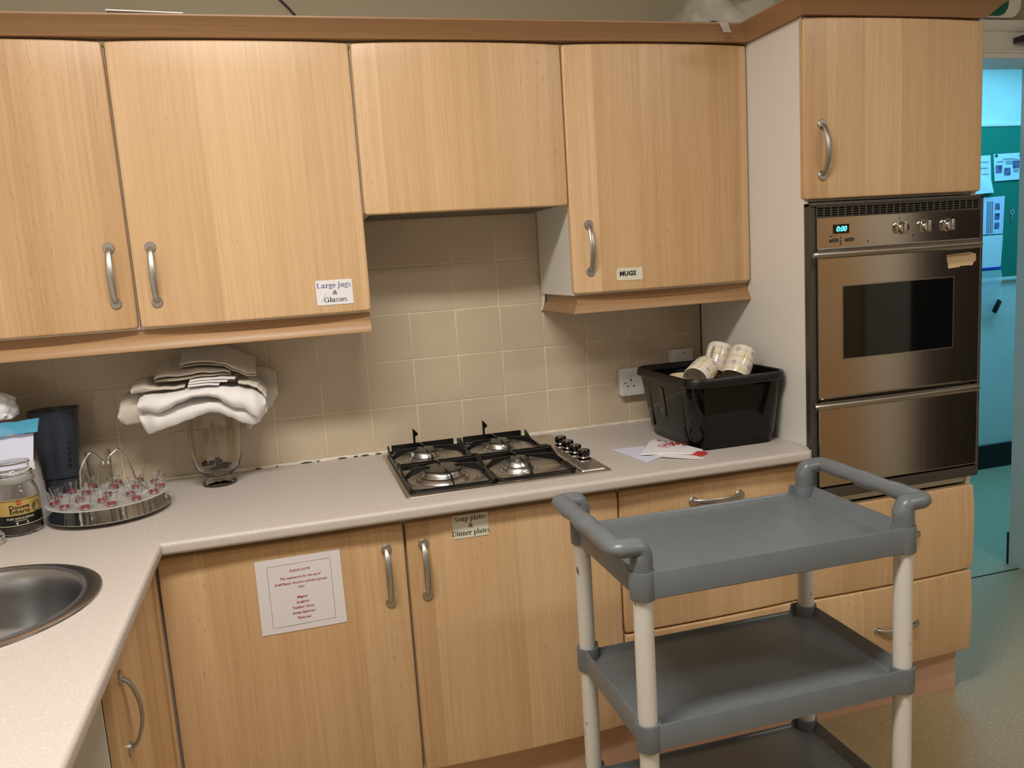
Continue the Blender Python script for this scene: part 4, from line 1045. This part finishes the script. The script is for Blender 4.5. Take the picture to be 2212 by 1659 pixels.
cloth('table_napkin', 'linen_grey', 'folded ecru napkin on the very top of the linen pile',
      [(-.533, 1.2840), (-.515, 1.2860), (-.46, 1.2840), (-.42, 1.2780), (-.385, 1.2620), (-.35, 1.2450), (-.333, 1.2370)],
      [(-.533, 1.2700), (-.515, 1.2700), (-.48, 1.2700), (-.424, 1.2650), (-.385, 1.2460), (-.35, 1.2270), (-.333, 1.2240)],
      [(-.533, -.20), (-.47, -.215), (-.38, -.220), (-.333, -.205)], -.064, back_drop=.030, thick=.003, layers=1, **AM)
cloth('table_napkin', 'linen_grey', 'ecru cloth hanging down behind the right end of the linen pile',
      [(-.385, 1.20), (-.35, 1.224), (-.335, 1.232), (-.310, 1.229), (-.287, 1.220), (-.280, 1.21)],
      [(-.385, 1.050), (-.375, 1.042), (-.360, 1.056), (-.335, 1.080), (-.310, 1.102), (-.280, 1.14)],
      -.050, -.022, amp=.003, freq=18, seed=12, roll=.003)

# ---------------------------------------------------------------- communion tray
TX, TY, TR = -.733, -.312, .148
t = thing('communion_tray', 'round two-tier silver communion tray with an arched wire handle', 'tray', (TX, TY, WT))
bm = BM(); lathe(bm, [(0, .008), (TR - .02, .008), (TR - .008, .010), (TR, .0145), (TR + .002, .0145), (TR + .0015, .0128), (TR - .006, .008), (TR - .02, .006), (0, .006)], (TX, TY, WT), 72)
mesh_obj('lower_plate', bm, 'chrome', t)
for k in range(3):
    a = k * 2.094 + .5; bm = BM(); lathe(bm, [(0, 0), (.005, 0), (.006, .003), (.004, .0065), (0, .0065)], (TX + .11 * math.cos(a), TY + .11 * math.sin(a), WT), 16); mesh_obj('foot', bm, 'socket', t)
bm = BM(); lathe(bm, [(0, .046), (TR - .006, .046), (TR - .001, .0472), (TR, .0485), (TR - .002, .0495), (TR - .006, .0485), (0, .0485)], (TX, TY, WT), 72)
mesh_obj('upper_plate', bm, 'silver_satin', t)
for k in range(3):
    a = k * 2.094 + 4.4; bm = BM(); lathe(bm, [(.003, .008), (.0045, .018), (.003, .022), (.0045, .03), (.003, .046)], (TX + .137 * math.cos(a), TY + .137 * math.sin(a), WT), 14); mesh_obj('pillar', bm, 'chrome', t)
bm = BM()
hp_ = fillet([(-.812, -.300, WT + .049), (-.799, -.300, WT + .075), (-.797, -.300, WT + .125), (-.766, -.300, 1.080), (-.748, -.300, 1.064), (-.737, -.300, 1.046)], [0, .02, .03, .012, .02, 0], 6)
tube(bm, hp_, .0028, 10)
mesh_obj('handle_arch', bm, 'chrome', t)
bm = BM()
hp_ = fillet([(-.727, -.300, 1.046), (-.722, -.300, 1.062), (-.697, -.300, 1.082), (-.676, -.300, 1.040), (-.664, -.300, .985), (-.640, -.300, WT + .049)], [0, .01, .012, .04, .03, 0], 6)
tube(bm, hp_, .0028, 10)
mesh_obj('handle_arch', bm, 'chrome', t)
for x in (-.738, -.726):
    bm = BM(); bmesh.ops.create_uvsphere(bm, u_segments=14, v_segments=10, radius=.0062, matrix=Matrix.Translation((x, -.300, 1.045))); mesh_obj('bead', bm, 'chrome', t)
for k in range(9):
    a = 2 * PI * k / 9 + .3; bm = BM(); lathe(bm, [(.0076, .0085), (.0088, .0085), (.0098, .046), (.0086, .046)], (TX + .104 * math.cos(a), TY + .104 * math.sin(a), WT), 18, closed=True); mesh_obj('glint_stub', bm, 'glass', t)  # clear stubs added between the plates for the glints of glass bottoms
proto = None; GG = 'tiny communion glasses on the silver tray'
spots = []
for k in range(13): a = 2 * PI * k / 13 + .12; spots.append((TX + .126 * math.cos(a), TY + .126 * math.sin(a)))
for k in range(6): a = 2 * PI * k / 6 + .5; spots.append((TX + .070 * math.cos(a), TY + .070 * math.sin(a)))
spots.append((TX, TY - .012))
for k, (x, y) in enumerate(spots):
    if proto is None:
        bm = BM(); lathe(bm, [(0, 0), (.0112, 0), (.0120, .002), (.0130, .015), (.0150, .027), (.0180, .0365), (.0173, .0367), (.0142, .0272), (.0121, .015), (.0110, .005), (0, .004)], seg=24)
        g = thing('communion_glass', 'tiny clear communion glass with a red drop in its base on the silver tray', 'glass', (x, y, WT + .0486), GG)
        mesh_obj('cup', bm, 'glass', g, True)
        bm = BM(); lathe(bm, [(0, .0042), (.0105, .0054), (.0112, .0100), (.006, .0106), (0, .0107)], seg=20); mesh_obj('red_drop', bm, 'red', g, True)
        proto = g
    else:
        g = proto.copy(); COL.objects.link(g); g.location = (x, y, WT + .0486)
        for c in list(proto.children):
            d = c.copy(); COL.objects.link(d); d.parent = g

# ---------------------------------------------------------------- jug, tumbler, coffee jar and bags
t = thing('plastic_jug', 'tall dark blue plastic jug with an open top behind the coffee jar', 'jug', (-.890, -.098, WT))
def jr(rx, ry, z, n=28, sq=.75, dx=0):
    return [(-.890 + dx + rx * math.copysign(abs(math.cos(a)) ** sq, math.cos(a)), -.098 + ry * math.copysign(abs(math.sin(a)) ** sq, math.sin(a)), WT + z) for a in [2 * PI * k / n for k in range(n)]]
bm = BM()
loft(bm, [jr(.042, .042, .0005), jr(.044, .044, .004), jr(.044, .044, .072), jr(.049, .049, .074), jr(.050, .050, .088), jr(.047, .047, .090), jr(.055, .053, .17), jr(.064, .058, .262), jr(.066, .060, .264, dx=.002), jr(.0635, .0575, .264, dx=.002), jr(.0615, .0555, .26), jr(.052, .050, .17), jr(.044, .044, .092), jr(.041, .041, .012)])
mesh_obj('body', bm, 'jug', t)
bm = BM()
for k in range(9):
    z = .105 + k * .0165; x = -.890 + .0475 + (z - .09) * .098
    tube(bm, [(x - .0185, -.1435 - (z - .1) * .06, WT + z), (x - .010, -.1405 - (z - .1) * .06, WT + z + .007)], .0012, 6)
mesh_obj('graduation_marks', bm, 'black_gloss', t)
for a in (-.9, -1.5, -2.1, .5):
    bm = BM(); p0 = (-.890 + .0475 * math.cos(a), -.098 + .0475 * math.sin(a), WT + .092); p1 = (-.889 + .0655 * math.cos(a), -.098 + .0605 * math.sin(a), WT + .262)
    tube(bm, [p0, p1], .0024, 8); mesh_obj('rib', bm, 'jug', t)
t = thing('etched_tumbler', 'small etched glass tumbler standing behind the tray handle', 'glass', (-.795, -.083, WT))
bm = BM(); lathe(bm, [(0, .0005), (.024, .0005), (.027, .004), (.029, .03), (.0325, .09), (.034, .128), (.0325, .1285), (.030, .09), (.0262, .03), (.023, .012), (0, .010)], (-.795, -.083, WT), 40)
mesh_obj('cup', bm, 'etched', t)
JX, JY, JR = -.930, -.378, .052
t = thing('coffee_jar', 'glass instant coffee jar with a gold and black label and glass stopper', 'jar', (JX, JY, WT))
bm = BM(); lathe(bm, [(0, 0.001), (.044, 0.001), (.049, 0.003), (JR, 0.01), (JR, 0.096), (.0505, 0.108), (.046, 0.119), (.043, 0.125), (.0425, 0.13), (.040, 0.13), (.040, 0.125), (.044, 0.116), (.0485, 0.105), (.0495, 0.096), (.0495, 0.011), (.046, 0.006), (0, 0.005)], (JX, JY, WT), 56)
mesh_obj('glass_body', bm, 'glass', t)
bm = BM(); lathe(bm, [(0, 0.0055), (.0455, 0.0065), (.0490, 0.0115), (.0490, 0.048), (.03, 0.054), (0, 0.052)], (JX, JY, WT), 48); mesh_obj('coffee_granules', bm, 'coffee', t)
bm = BM(); lathe(bm, [(.0405, 0.1305), (.0455, 0.1305), (.0470, 0.133), (.0470, 0.1425), (.0455, 0.145), (.0405, 0.145)], (JX, JY, WT), 48, closed=True); mesh_obj('collar', bm, 'jar_collar', t)
bm = BM(); lathe(bm, [(0, 0.1455), (.043, 0.1455), (.0455, 0.148), (.0460, 0.154), (.041, 0.158), (.0385, 0.163), (.040, 0.172), (.0425, 0.177), (.041, 0.1805), (.02, 0.182), (0, 0.182)], (JX, JY, WT), 48); mesh_obj('stopper', bm, 'glass', t)
AJ = math.atan2(-2.24, .69) + .05
def FJ(u, v, wv):
    a = AJ + u / JR; r_ = JR + .0006 + wv
    return Vector((JX + r_ * math.cos(a), JY + r_ * math.sin(a), WT + v))
def wrap(u0, u1, v0, v1, wv, n=30):
    bm = BM(); grid_surface(bm, [[FJ(u0 + (u1 - u0) * i / n, v, wv) for i in range(n + 1)] for v in (v0, (v0 + v1) / 2, v1)]); return bm
lb = mesh_obj('label', wrap(-.075, .075, .026, .094, 0), 'gold', t)
mesh_obj('label_band', wrap(-.075, .075, .0255, .0545, .0002), 'label_black', lb)
for v in (.0285, .0905): mesh_obj('label_line', wrap(-.075, .075, v, v + .0012, .0004), 'label_cream' if v < .05 else 'black_ink', lb)
bm = BM(); bm.faces.new([bm.verts.new(FJ(.002 + .0062 * math.cos(k * PI / 6), .0855 + .0062 * math.sin(k * PI / 6), .0004)) for k in range(12)]); mesh_obj('emblem', bm, 'label_red', lb, smooth=False)
for x in (-.0003, .0042): mesh_obj('emblem_stroke', (lambda b: (b.faces.new([b.verts.new(FJ(x + p, .0855 + q, .0006)) for p, q in ((-.0012, -.003), (.0012, -.003), (.0012, .003), (-.0012, .003))]), b)[1])(BM()), 'gold', lb, smooth=False)
for s_, v_, sz, mt_ in (('Douwe', .0745, .0150, 'black_ink'), ('Egberts', .0633, .0150, 'black_ink'), ('PURE INDULGENCE', .0465, .0070, 'label_cream'), ('SUPERIOR ROAST', .0405, .0034, 'label_cream')):
    mesh_obj('lettering', text_bm(s_, sz, FJ, .002, v_, .0007, bold=.0003 if sz > .01 else 0.0, xs=.98, depth=.0002), mt_, lb, smooth=False)
bm = BM(); bm.faces.new([bm.verts.new(FJ(.004 + a, .0345 + b, .0006)) for a, b in rrect(-.013, .013, -.0028, .0028, .0027)]); mesh_obj('strength_bar', bm, 'label_cream', lb, smooth=False)
bm = BM(); lathe(bm, [(.0020, 0), (.0028, 0)], seg=16)
for vt in bm.verts: vt.co = FJ(.008 + vt.co.x, .0345 + vt.co.y, .0008)
mesh_obj('strength_ring', bm, 'label_black', lb, smooth=False)
bm = BM(); bm.faces.new([bm.verts.new(FJ(.044 + .0135 * math.cos(k * PI / 12), .068 + .0135 * math.sin(k * PI / 12), .0005)) for k in range(24)]); sl = mesh_obj('seal', bm, 'label_black', lb, smooth=False)
bm = BM(); lathe(bm, [(.0095, 0), (.0115, 0)], seg=24)
for vt in bm.verts: vt.co = FJ(.044 + vt.co.x, .068 + vt.co.y, .0007)
mesh_obj('seal_ring', bm, 'gold', lb, smooth=False)
# loose ribbed glass stopper at the picture's left edge
bm = BM(); lathe(bm, [(0, .0), (.044, .0), (.046, .003), (.0445, .006), (.0465, .010), (.045, .013), (.0465, .018), (.045, .022), (.040, .027), (0, .028)], (-.985, -.468, WT + .0005), 40)
solo('glass_stopper', bm, 'glass', 'round ribbed glass stopper lying in front of the coffee jar', 'stopper')
def crumple(name, mt, label, cat, cx, cy, z0, rx, ry, h, seed, amp=.2, n=28, spiky=1.0, group=None, ang=180, taper=.25):
    bm = BM(); rings = []
    for j in range(15):
        v = j / 14; z = z0 + h * v; k = (1 - (max(0, v - .55) / .45) ** 2 * (1 - taper)) * (.94 + .06 * math.sin(v * 7))
        ring = []
        for i in range(n):
            a = 2 * PI * i / n
            d = 1 + amp * (noise.noise((math.cos(a) * 2.2 * spiky, math.sin(a) * 2.2 * spiky, v * 3.2 * spiky + seed * 5)) + .5 * noise.noise((math.cos(a) * 5, math.sin(a) * 5, v * 7 + seed * 3)))
            if j == 0: d = 1
            ring.append((cx + rx * k * d * math.copysign(abs(math.cos(a)) ** .7, math.cos(a)), cy + ry * k * d * math.copysign(abs(math.sin(a)) ** .7, math.sin(a)), z + (amp * h * .25 * noise.noise((a * 1.7, v * 2, seed)) if j else 0)))
        rings.append(ring)
    loft(bm, rings)
    return solo(name, bm, mt, label, cat, group, ang=ang)
crumple('paper_pack', 'brown_paper', 'crumpled pinkish paper pack standing at the left edge behind the plastic bag', 'paper pack', -1.04, -.165, WT + .0005, .105, .05, .262, 2, .12)
crumple('paper_tissue', 'pale_card', 'crumpled white tissue on top of the pinkish paper pack', 'tissue', -1.045, -.175, WT + .262, .085, .04, .085, 5, .25, spiky=1.3, ang=25, taper=.1)
o = crumple('plastic_bag', 'poly', 'clear crumpled plastic bag standing behind the coffee jar', 'bag', -.975, -.265, WT + .0005, .085, .038, .225, 9, .16)
t = thing('punched_pocket', 'white paper in a punched clear pocket lying on the plastic bag', 'pocket', (-.97, -.315, 1.055))
def slab(x0, x1, a, b, th=.0012):
    bm = BM(); (ya, za), (yb_, zb_) = a, b
    loft(bm, [[(x0, ya, za + d), (x1, ya, za + d), (x1, yb_, zb_ + d), (x0, yb_, zb_ + d)] for d in (0, th)]); return bm
mesh_obj('paper_sheet', slab(-1.06, -.894, (-.322, 1.074), (-.285, 1.140)), 'bluish_paper', t, smooth=False)
mesh_obj('punched_strip', slab(-1.06, -.892, (-.325, 1.054), (-.3225, 1.0735)), 'paper', t, smooth=False)
for x, r_ in ((-.951, .0025), (-.925, .0038), (-.911, .0025)):
    bm = BM(); tube(bm, [(x - (.0035 if r_ > .003 else .0), -.3262, 1.0635), (x + (.0035 if r_ > .003 else .0005), -.3262, 1.0635)], r_, 10); mesh_obj('punch_hole', bm, 'dark', t)
bm = BM()
rows = [[(x, y + .006 * noise.noise((x * 30, k, 2)), 1.143 + .030 * (k / 5) + (x + .97) * .06 + .004 * noise.noise((x * 40, k * 1.3, 4))) for x in [-1.06 + .180 * i / 14 for i in range(15)]] for k, y in enumerate((-.300, -.298, -.292, -.286, -.278, -.27))]
grid_surface(bm, rows)
o = solo('blue_sachet', bm, 'blue_film', 'bright blue translucent sachet lying across the top of the plastic bag', 'sachet', ang=180)
s_ = o.modifiers.new('thick', 'SOLIDIFY'); s_.thickness = .004

# ================================================================ service trolley
TC, TH_ = (.640, -1.127), -.012
t = thing('service_trolley', 'grey plastic three-shelf service trolley with pale metal posts in the foreground', 'trolley', (TC[0], TC[1], 0), rot=(0, 0, TH_))
HL, HD, PR = .2885, .1655, .0188
def tray(z0, z1):
    bm = BM()
    def rg(ix, z, r, iy=None, dip=0.0):
        iy = ix if iy is None else iy
        q = rrect(-HL - .014 + ix, HL + .014 - ix, -HD - .020 + iy, HD + .020 - iy, r, 6); yb = HD + .020 - iy
        q = q[:7] + [(HL - .030, yb), (HL - .034, yb), (0, yb), (-HL + .034, yb), (-HL + .030, yb)] + q[7:]
        return [(x, y, z - (dip if k in (8, 9, 10) else 0)) for k, (x, y) in enumerate(q)]
    loft(bm, [rg(.004, z0, .018), rg(0, z0 + .003, .02), rg(0, z1 - .002, .02, None, .018), rg(.0012, z1, .02, None, .018), rg(.0035, z1, .019, None, .018), rg(.0045, z1 - .002, .018, None, .018), rg(.016, z1 - .024, .014, .0075), rg(.026, z1 - .027, .010, .013)])
    for sx in (-1, 1):
        for sy in (-1, 1):
            lathe(bm, [(PR + .0012, z0 - .0005), (PR + .0052, z0 - .0005), (PR + .006, z0 + .003), (PR + .006, z1 - .002), (PR + .005, z1 + .0008), (PR + .0012, z1 + .0008)], (sx * HL, sy * HD, 0), 28, closed=True)
    return bm
for z0, z1 in ((.866, .920), (.562, .615), (.258, .311)):
    mesh_obj('shelf_tray', tray(z0, z1), 'trolley', t, True)
for sx in (-1, 1):
    for sy in (-1, 1):
        bm = BM(); lathe(bm, [(0, .125), (PR - .001, .125), (PR, .127), (PR, .918), (0, .918)], (sx * HL, sy * HD, 0), 28)
        mesh_obj('post', bm, 'post', t, True)
        c = BM()
        lathe(c, [(0, .135), (.016, .135), (.016, .112), (.011, .110), (.011, .102), (.022, .100), (.022, .096), (0, .096)], (sx * HL, sy * HD, 0), 20)
        for s in (-1, 1): box(c, sx * HL - .018, sx * HL + .022, sy * HD + s * .0165 - .0015, sy * HD + s * .0165 + .0015, .042, .098, .001)
        c_ = mesh_obj('castor', c, 'nickel', t, True)
        c = BM(); lathe(c, [(0, -.0125), (.036, -.0125), (.044, -.011), (.0475, -.006), (.0475, .006), (.044, .011), (.036, .0125), (0, .0125)], seg=32)
        bmesh.ops.transform(c, matrix=Matrix.Translation((sx * HL + .010, sy * HD, .0475)) @ Matrix.Rotation(PI / 2, 4, 'X'), verts=c.verts)
        mesh_obj('wheel', c, 'dark', c_, True)
for sx in (-1, 1):
    x0 = sx * HL; xo = x0 + sx * .047; zt = .966
    P0 = [(x0, -HD, .9212), (x0, -HD, zt), (xo, -HD, zt + .001), (xo, HD, zt + .001), (x0, HD, zt), (x0, HD, .9212)]
    path = fillet(P0, [0, .013, .013, .013, .013, 0], 6)
    # resample the long grip so it can swell in the middle
    full = []
    for a, b in zip(path[:-1], path[1:]):
        n = 26 if (b - a).length > .15 else (3 if (b - a).length > .03 else 1)
        full += [a.lerp(b, k / n) for k in range(n)]
    full.append(path[-1])
    R = []; E_ = []
    for p in full:
        y = p.y / HD
        leg = abs(p.x - x0) < .012 and p.z < zt - .012
        if leg: R.append(.0215); E_.append((1, 1))
        else:
            g = 0
            if abs(p.x - xo) < .01 and abs(y) < .8:
                g = .0018 * math.cos(y * 9.5) * (1 if abs(y) < .62 else .2)
            R.append(.0192 + g); E_.append((1.1, .9))
    bm = BM(); tube(bm, full, R, 20, ell=E_)
    h = mesh_obj('push_handle', bm, 'trolley', t, True, ang=60)

# ================================================================ on top of the cupboards and above the door
bm = bx(-.574, -.40, -.392, -.30, 2.1503, 2.1533, .0004, 1)
for vt in bm.verts: vt.co.z += max(0, (-.40 - vt.co.x)) * .025
solo('white_card', bm, 'pale_card', 'flat white card lying on the cornice above the jugs cupboard', 'card')
bm = BM(); nx, ny = 46, 22; rows = []
for j in range(ny + 1):
    v = j / ny; row = []
    for i in range(nx + 1):
        u = i / nx; x = 1.00 + .50 * u; y = -.372 + .34 * v
        e = min(1, u / .06, (1 - u) / .06, v / .12, (1 - v) / .12); e = max(0, e) ** .5
        h = (.075 + .05 * noise.noise((x * 7, y * 7, 3)) + .035 * noise.noise((x * 16, y * 13, 8)) + .05 * u) * e
        row.append((x + .012 * noise.noise((x * 11, y * 11, 5)), y + .012 * noise.noise((x * 12, y * 9, 15)), 2.1525 + max(h, 0)))
    rows.append(row)
grid_surface(bm, rows)
pb = solo('plastic_sheet', bm, 'poly_white', 'crumpled cloudy plastic sheeting dumped on the cupboard tops next to the oven housing', 'plastic sheet', ang=180)
s_ = pb.modifiers.new('thick', 'SOLIDIFY'); s_.thickness = .0012
bm = BM()
rows = [[(1.042 + .028 * i / 5 + k * .0062 + .004 * noise.noise((i * .6, k * .5, 1)), yy + .002 * noise.noise((i, k, 3)), zz) for i in range(6)] for k, (yy, zz) in enumerate(((-.33, 2.170), (-.36, 2.163), (-.385, 2.157), (-.3955, 2.150), (-.397, 2.140), (-.394, 2.130), (-.390, 2.123)))]
grid_surface(bm, rows); o = mesh_obj('hanging_flap', bm, 'poly_white', pb, ang=180)
s_ = o.modifiers.new('thick', 'SOLIDIFY'); s_.thickness = .0012
bm = BM(); tube(bm, [(-.075, .003, 2.215), (-.113, .0035, 2.262), (-.135, .0035, 2.288), (-.158, .0035, 2.312), (-.33, .0035, 2.52), (-.48, .0035, CEIL)], .0034, 8)
solo('wall_cable', bm, 'cable', 'thin dark cable running up the wall above the cupboards', 'cable')
t = thing('wall_sign', 'green sign with a rounded white border above the doorway', 'sign', (2.32, -.01, 2.285))
def sgn(i, y, r): return [(x, y, z) for x, z in rrect(2.06 + i, 2.575 - i, 2.290 + i * .25, 2.50 - i, r, 7)]
bm = BM(); loft(bm, [sgn(0, .006, .055), sgn(0, -.016, .055), sgn(.004, -.020, .053)]); mesh_obj('border', bm, 'white_paint', t)
bm = BM(); loft(bm, [[(x, y, z) for x, z in rrect(2.075, 2.512, 2.296, 2.49, .05, 7)] for y in (-.0195, -.0212)]); mesh_obj('green_face', bm, 'green', t)
t = thing('door_closer', 'black door closer arm fixed to the white door head', 'door closer', (2.58, -.02, 2.2))
mesh_obj('bracket', bx(2.553, 2.628, -.050, -.006, 2.199, 2.222, .003), 'black_gloss', t)
bm = BM(); tube(bm, [(2.62, -.038, 2.214), (2.72, -.045, 2.236), (2.86, -.06, 2.245)], .006, 8, ell=(1.2, .6)); mesh_obj('arm', bm, 'frame_grey', t)
bm = BM(); bmesh.ops.create_uvsphere(bm, u_segments=10, v_segments=8, radius=.004, matrix=Matrix.Translation((2.562, -.050, 2.210))); mesh_obj('screw', bm, 'chrome', t)

# ================================================================ corridor
t = thing('notice_board', 'green felt notice board on the far corridor wall', 'notice board', (3.8, 1.44, 1.19))
mesh_obj('felt', bx(2.95, 4.62, 1.437, 1.4515, 1.205, 2.115), 'green_board', t)
bm = BM()
box(bm, 2.93, 4.64, 1.432, 1.4515, 2.112, 2.132, .002); box(bm, 2.93, 4.64, 1.432, 1.4515, 1.186, 1.208, .002); box(bm, 2.93, 2.952, 1.432, 1.4515, 1.208, 2.112, .002); box(bm, 4.618, 4.64, 1.432, 1.4515, 1.208, 2.112, .002)
mesh_obj('edge_frame', bm, 'white_paint', t)
FC = back_frame(1.4365)
def pinned(name, label, cat, outline, mt='paper', curl=.0):
    bm = BM(); loft(bm, [[FC(a, b, .0006 + c + d) for a, b, c in [(p + (0,))[:3] for p in outline]] for d in (0, .001)])
    return solo(name, bm, mt, label, cat, smooth=False)
def rect(t, nm, u0, u1, v0, v1, mt, wv=.0026):
    return mesh_obj(nm, bx(u0, u1, 1.4365 - wv - .0004, 1.4365 - wv, v0, v1), mt, t, smooth=False)
p = pinned('pinned_sheet', 'white printed sheet with three small pictures pinned high on the notice board', 'paper', [(3.975, 1.79, .004), (4.165, 1.795, .006), (4.185, 1.955), (3.968, 1.95)])
for u, v in ((4.005, 1.862), (4.07, 1.845), (4.135, 1.885)): rect(p, 'printed_picture', u - .024, u + .024, v - .022, v + .022, 'photo_print', .007)
for v, a, b in ((1.92, 4.035, 4.12), (1.905, 3.99, 4.04), (1.905, 4.055, 4.11), (1.893, 4.055, 4.11), (1.915, 4.12, 4.155), (1.853, 4.115, 4.155), (1.843, 4.115, 4.155)): rect(p, 'printed_line', a, b, v - .0018, v + .0018, 'grey_ink', .007)
for u in (3.985, 4.168): rect(p, 'photo_corner', u - .009, u + .009, 1.935, 1.947, 'dark', .007)
p = pinned('pinned_sheet', 'white sheet with curled lower corner pinned left of the pictures sheet', 'paper', [(3.70, 1.715, .01), (3.955, 1.722, .02), (3.950, 1.80, .004), (3.945, 1.945), (3.70, 1.94)])
for k in range(5): rect(p, 'printed_line', 3.80, 3.925, 1.905 - k * .036, 1.908 - k * .036, 'grey_ink', .0065)
p = pinned('wall_calendar', 'calendar page with purple pictures pinned beside the oven edge', 'calendar', [(3.80, 1.478), (4.052, 1.474), (4.060, 1.700), (3.80, 1.694)], 'bluish_paper')
for k in range(4): rect(p, 'dark_stripe', 3.925 + k * .013, 3.932 + k * .013, 1.482, 1.672, 'grey_ink')
for v in (1.64, 1.58, 1.525): rect(p, 'printed_picture', 3.985, 4.022, v - .019, v + .019, 'photo_print')
p = pinned('wall_pad', 'pale writing pad with a blue bottom edge below the calendar', 'pad', [(3.80, 1.272), (4.042, 1.272), (4.054, 1.468), (3.80, 1.466)], 'paper')
rect(p, 'blue_edge', 3.80, 4.044, 1.262, 1.2745, 'blue_edge', .0022)
t = thing('hanging_key', 'small metal key hanging on the notice board', 'key', (4.118, 1.43, 1.535))
bm = BM(); lathe(bm, [(.0075, -.0012), (.0175, -.0012), (.0175, .0019), (.0075, .0019)], seg=22, closed=True)
bmesh.ops.transform(bm, matrix=Matrix.Translation((4.118, 1.434, 1.602)) @ Matrix.Rotation(PI / 2, 4, 'X'), verts=bm.verts)
mesh_obj('bow', bm, 'chrome', t)
bm = bx(4.113, 4.121, 1.4328, 1.4352, 1.537, 1.586, .0004); box(bm, 4.107, 4.113, 1.4328, 1.4352, 1.541, 1.546); box(bm, 4.107, 4.113, 1.4328, 1.4352, 1.552, 1.556)
mesh_obj('blade', bm, 'nickel', t)
bm = BM(); tube(bm, [(4.118, 1.437, 1.622), (4.118, 1.426, 1.622)], .004, 8); mesh_obj('hook', bm, 'chrome', t)
bm = BM(); rows = []
for j in range(13):
    v = j / 12; z = 1.255 - .305 * v
    rows.append([(3.78 + .255 * i / 10 + .02 * noise.noise((i * .4, j * .5, 2)) - .03 * v * (i / 10), 1.424 - .02 * math.sin(PI * v) + .012 * noise.noise((i * .7, j * .6, 9)), z) for i in range(11)])
grid_surface(bm, rows)
o = solo('polythene_bag', bm, 'poly', 'clear polythene bag hanging below the writing pad', 'bag', ang=180)
s_ = o.modifiers.new('thick', 'SOLIDIFY'); s_.thickness = .002
bm = BM(); box(bm, -.016, .016, -.006, .006, -.042, .042, .003)
bmesh.ops.transform(bm, matrix=Matrix.Translation((3.975, 1.392, 1.035)) @ Matrix.Rotation(.55, 4, 'Y'), verts=bm.verts)
solo('key_fob', bm, 'black_gloss', 'dark fob in the bottom of the hanging polythene bag', 'fob')
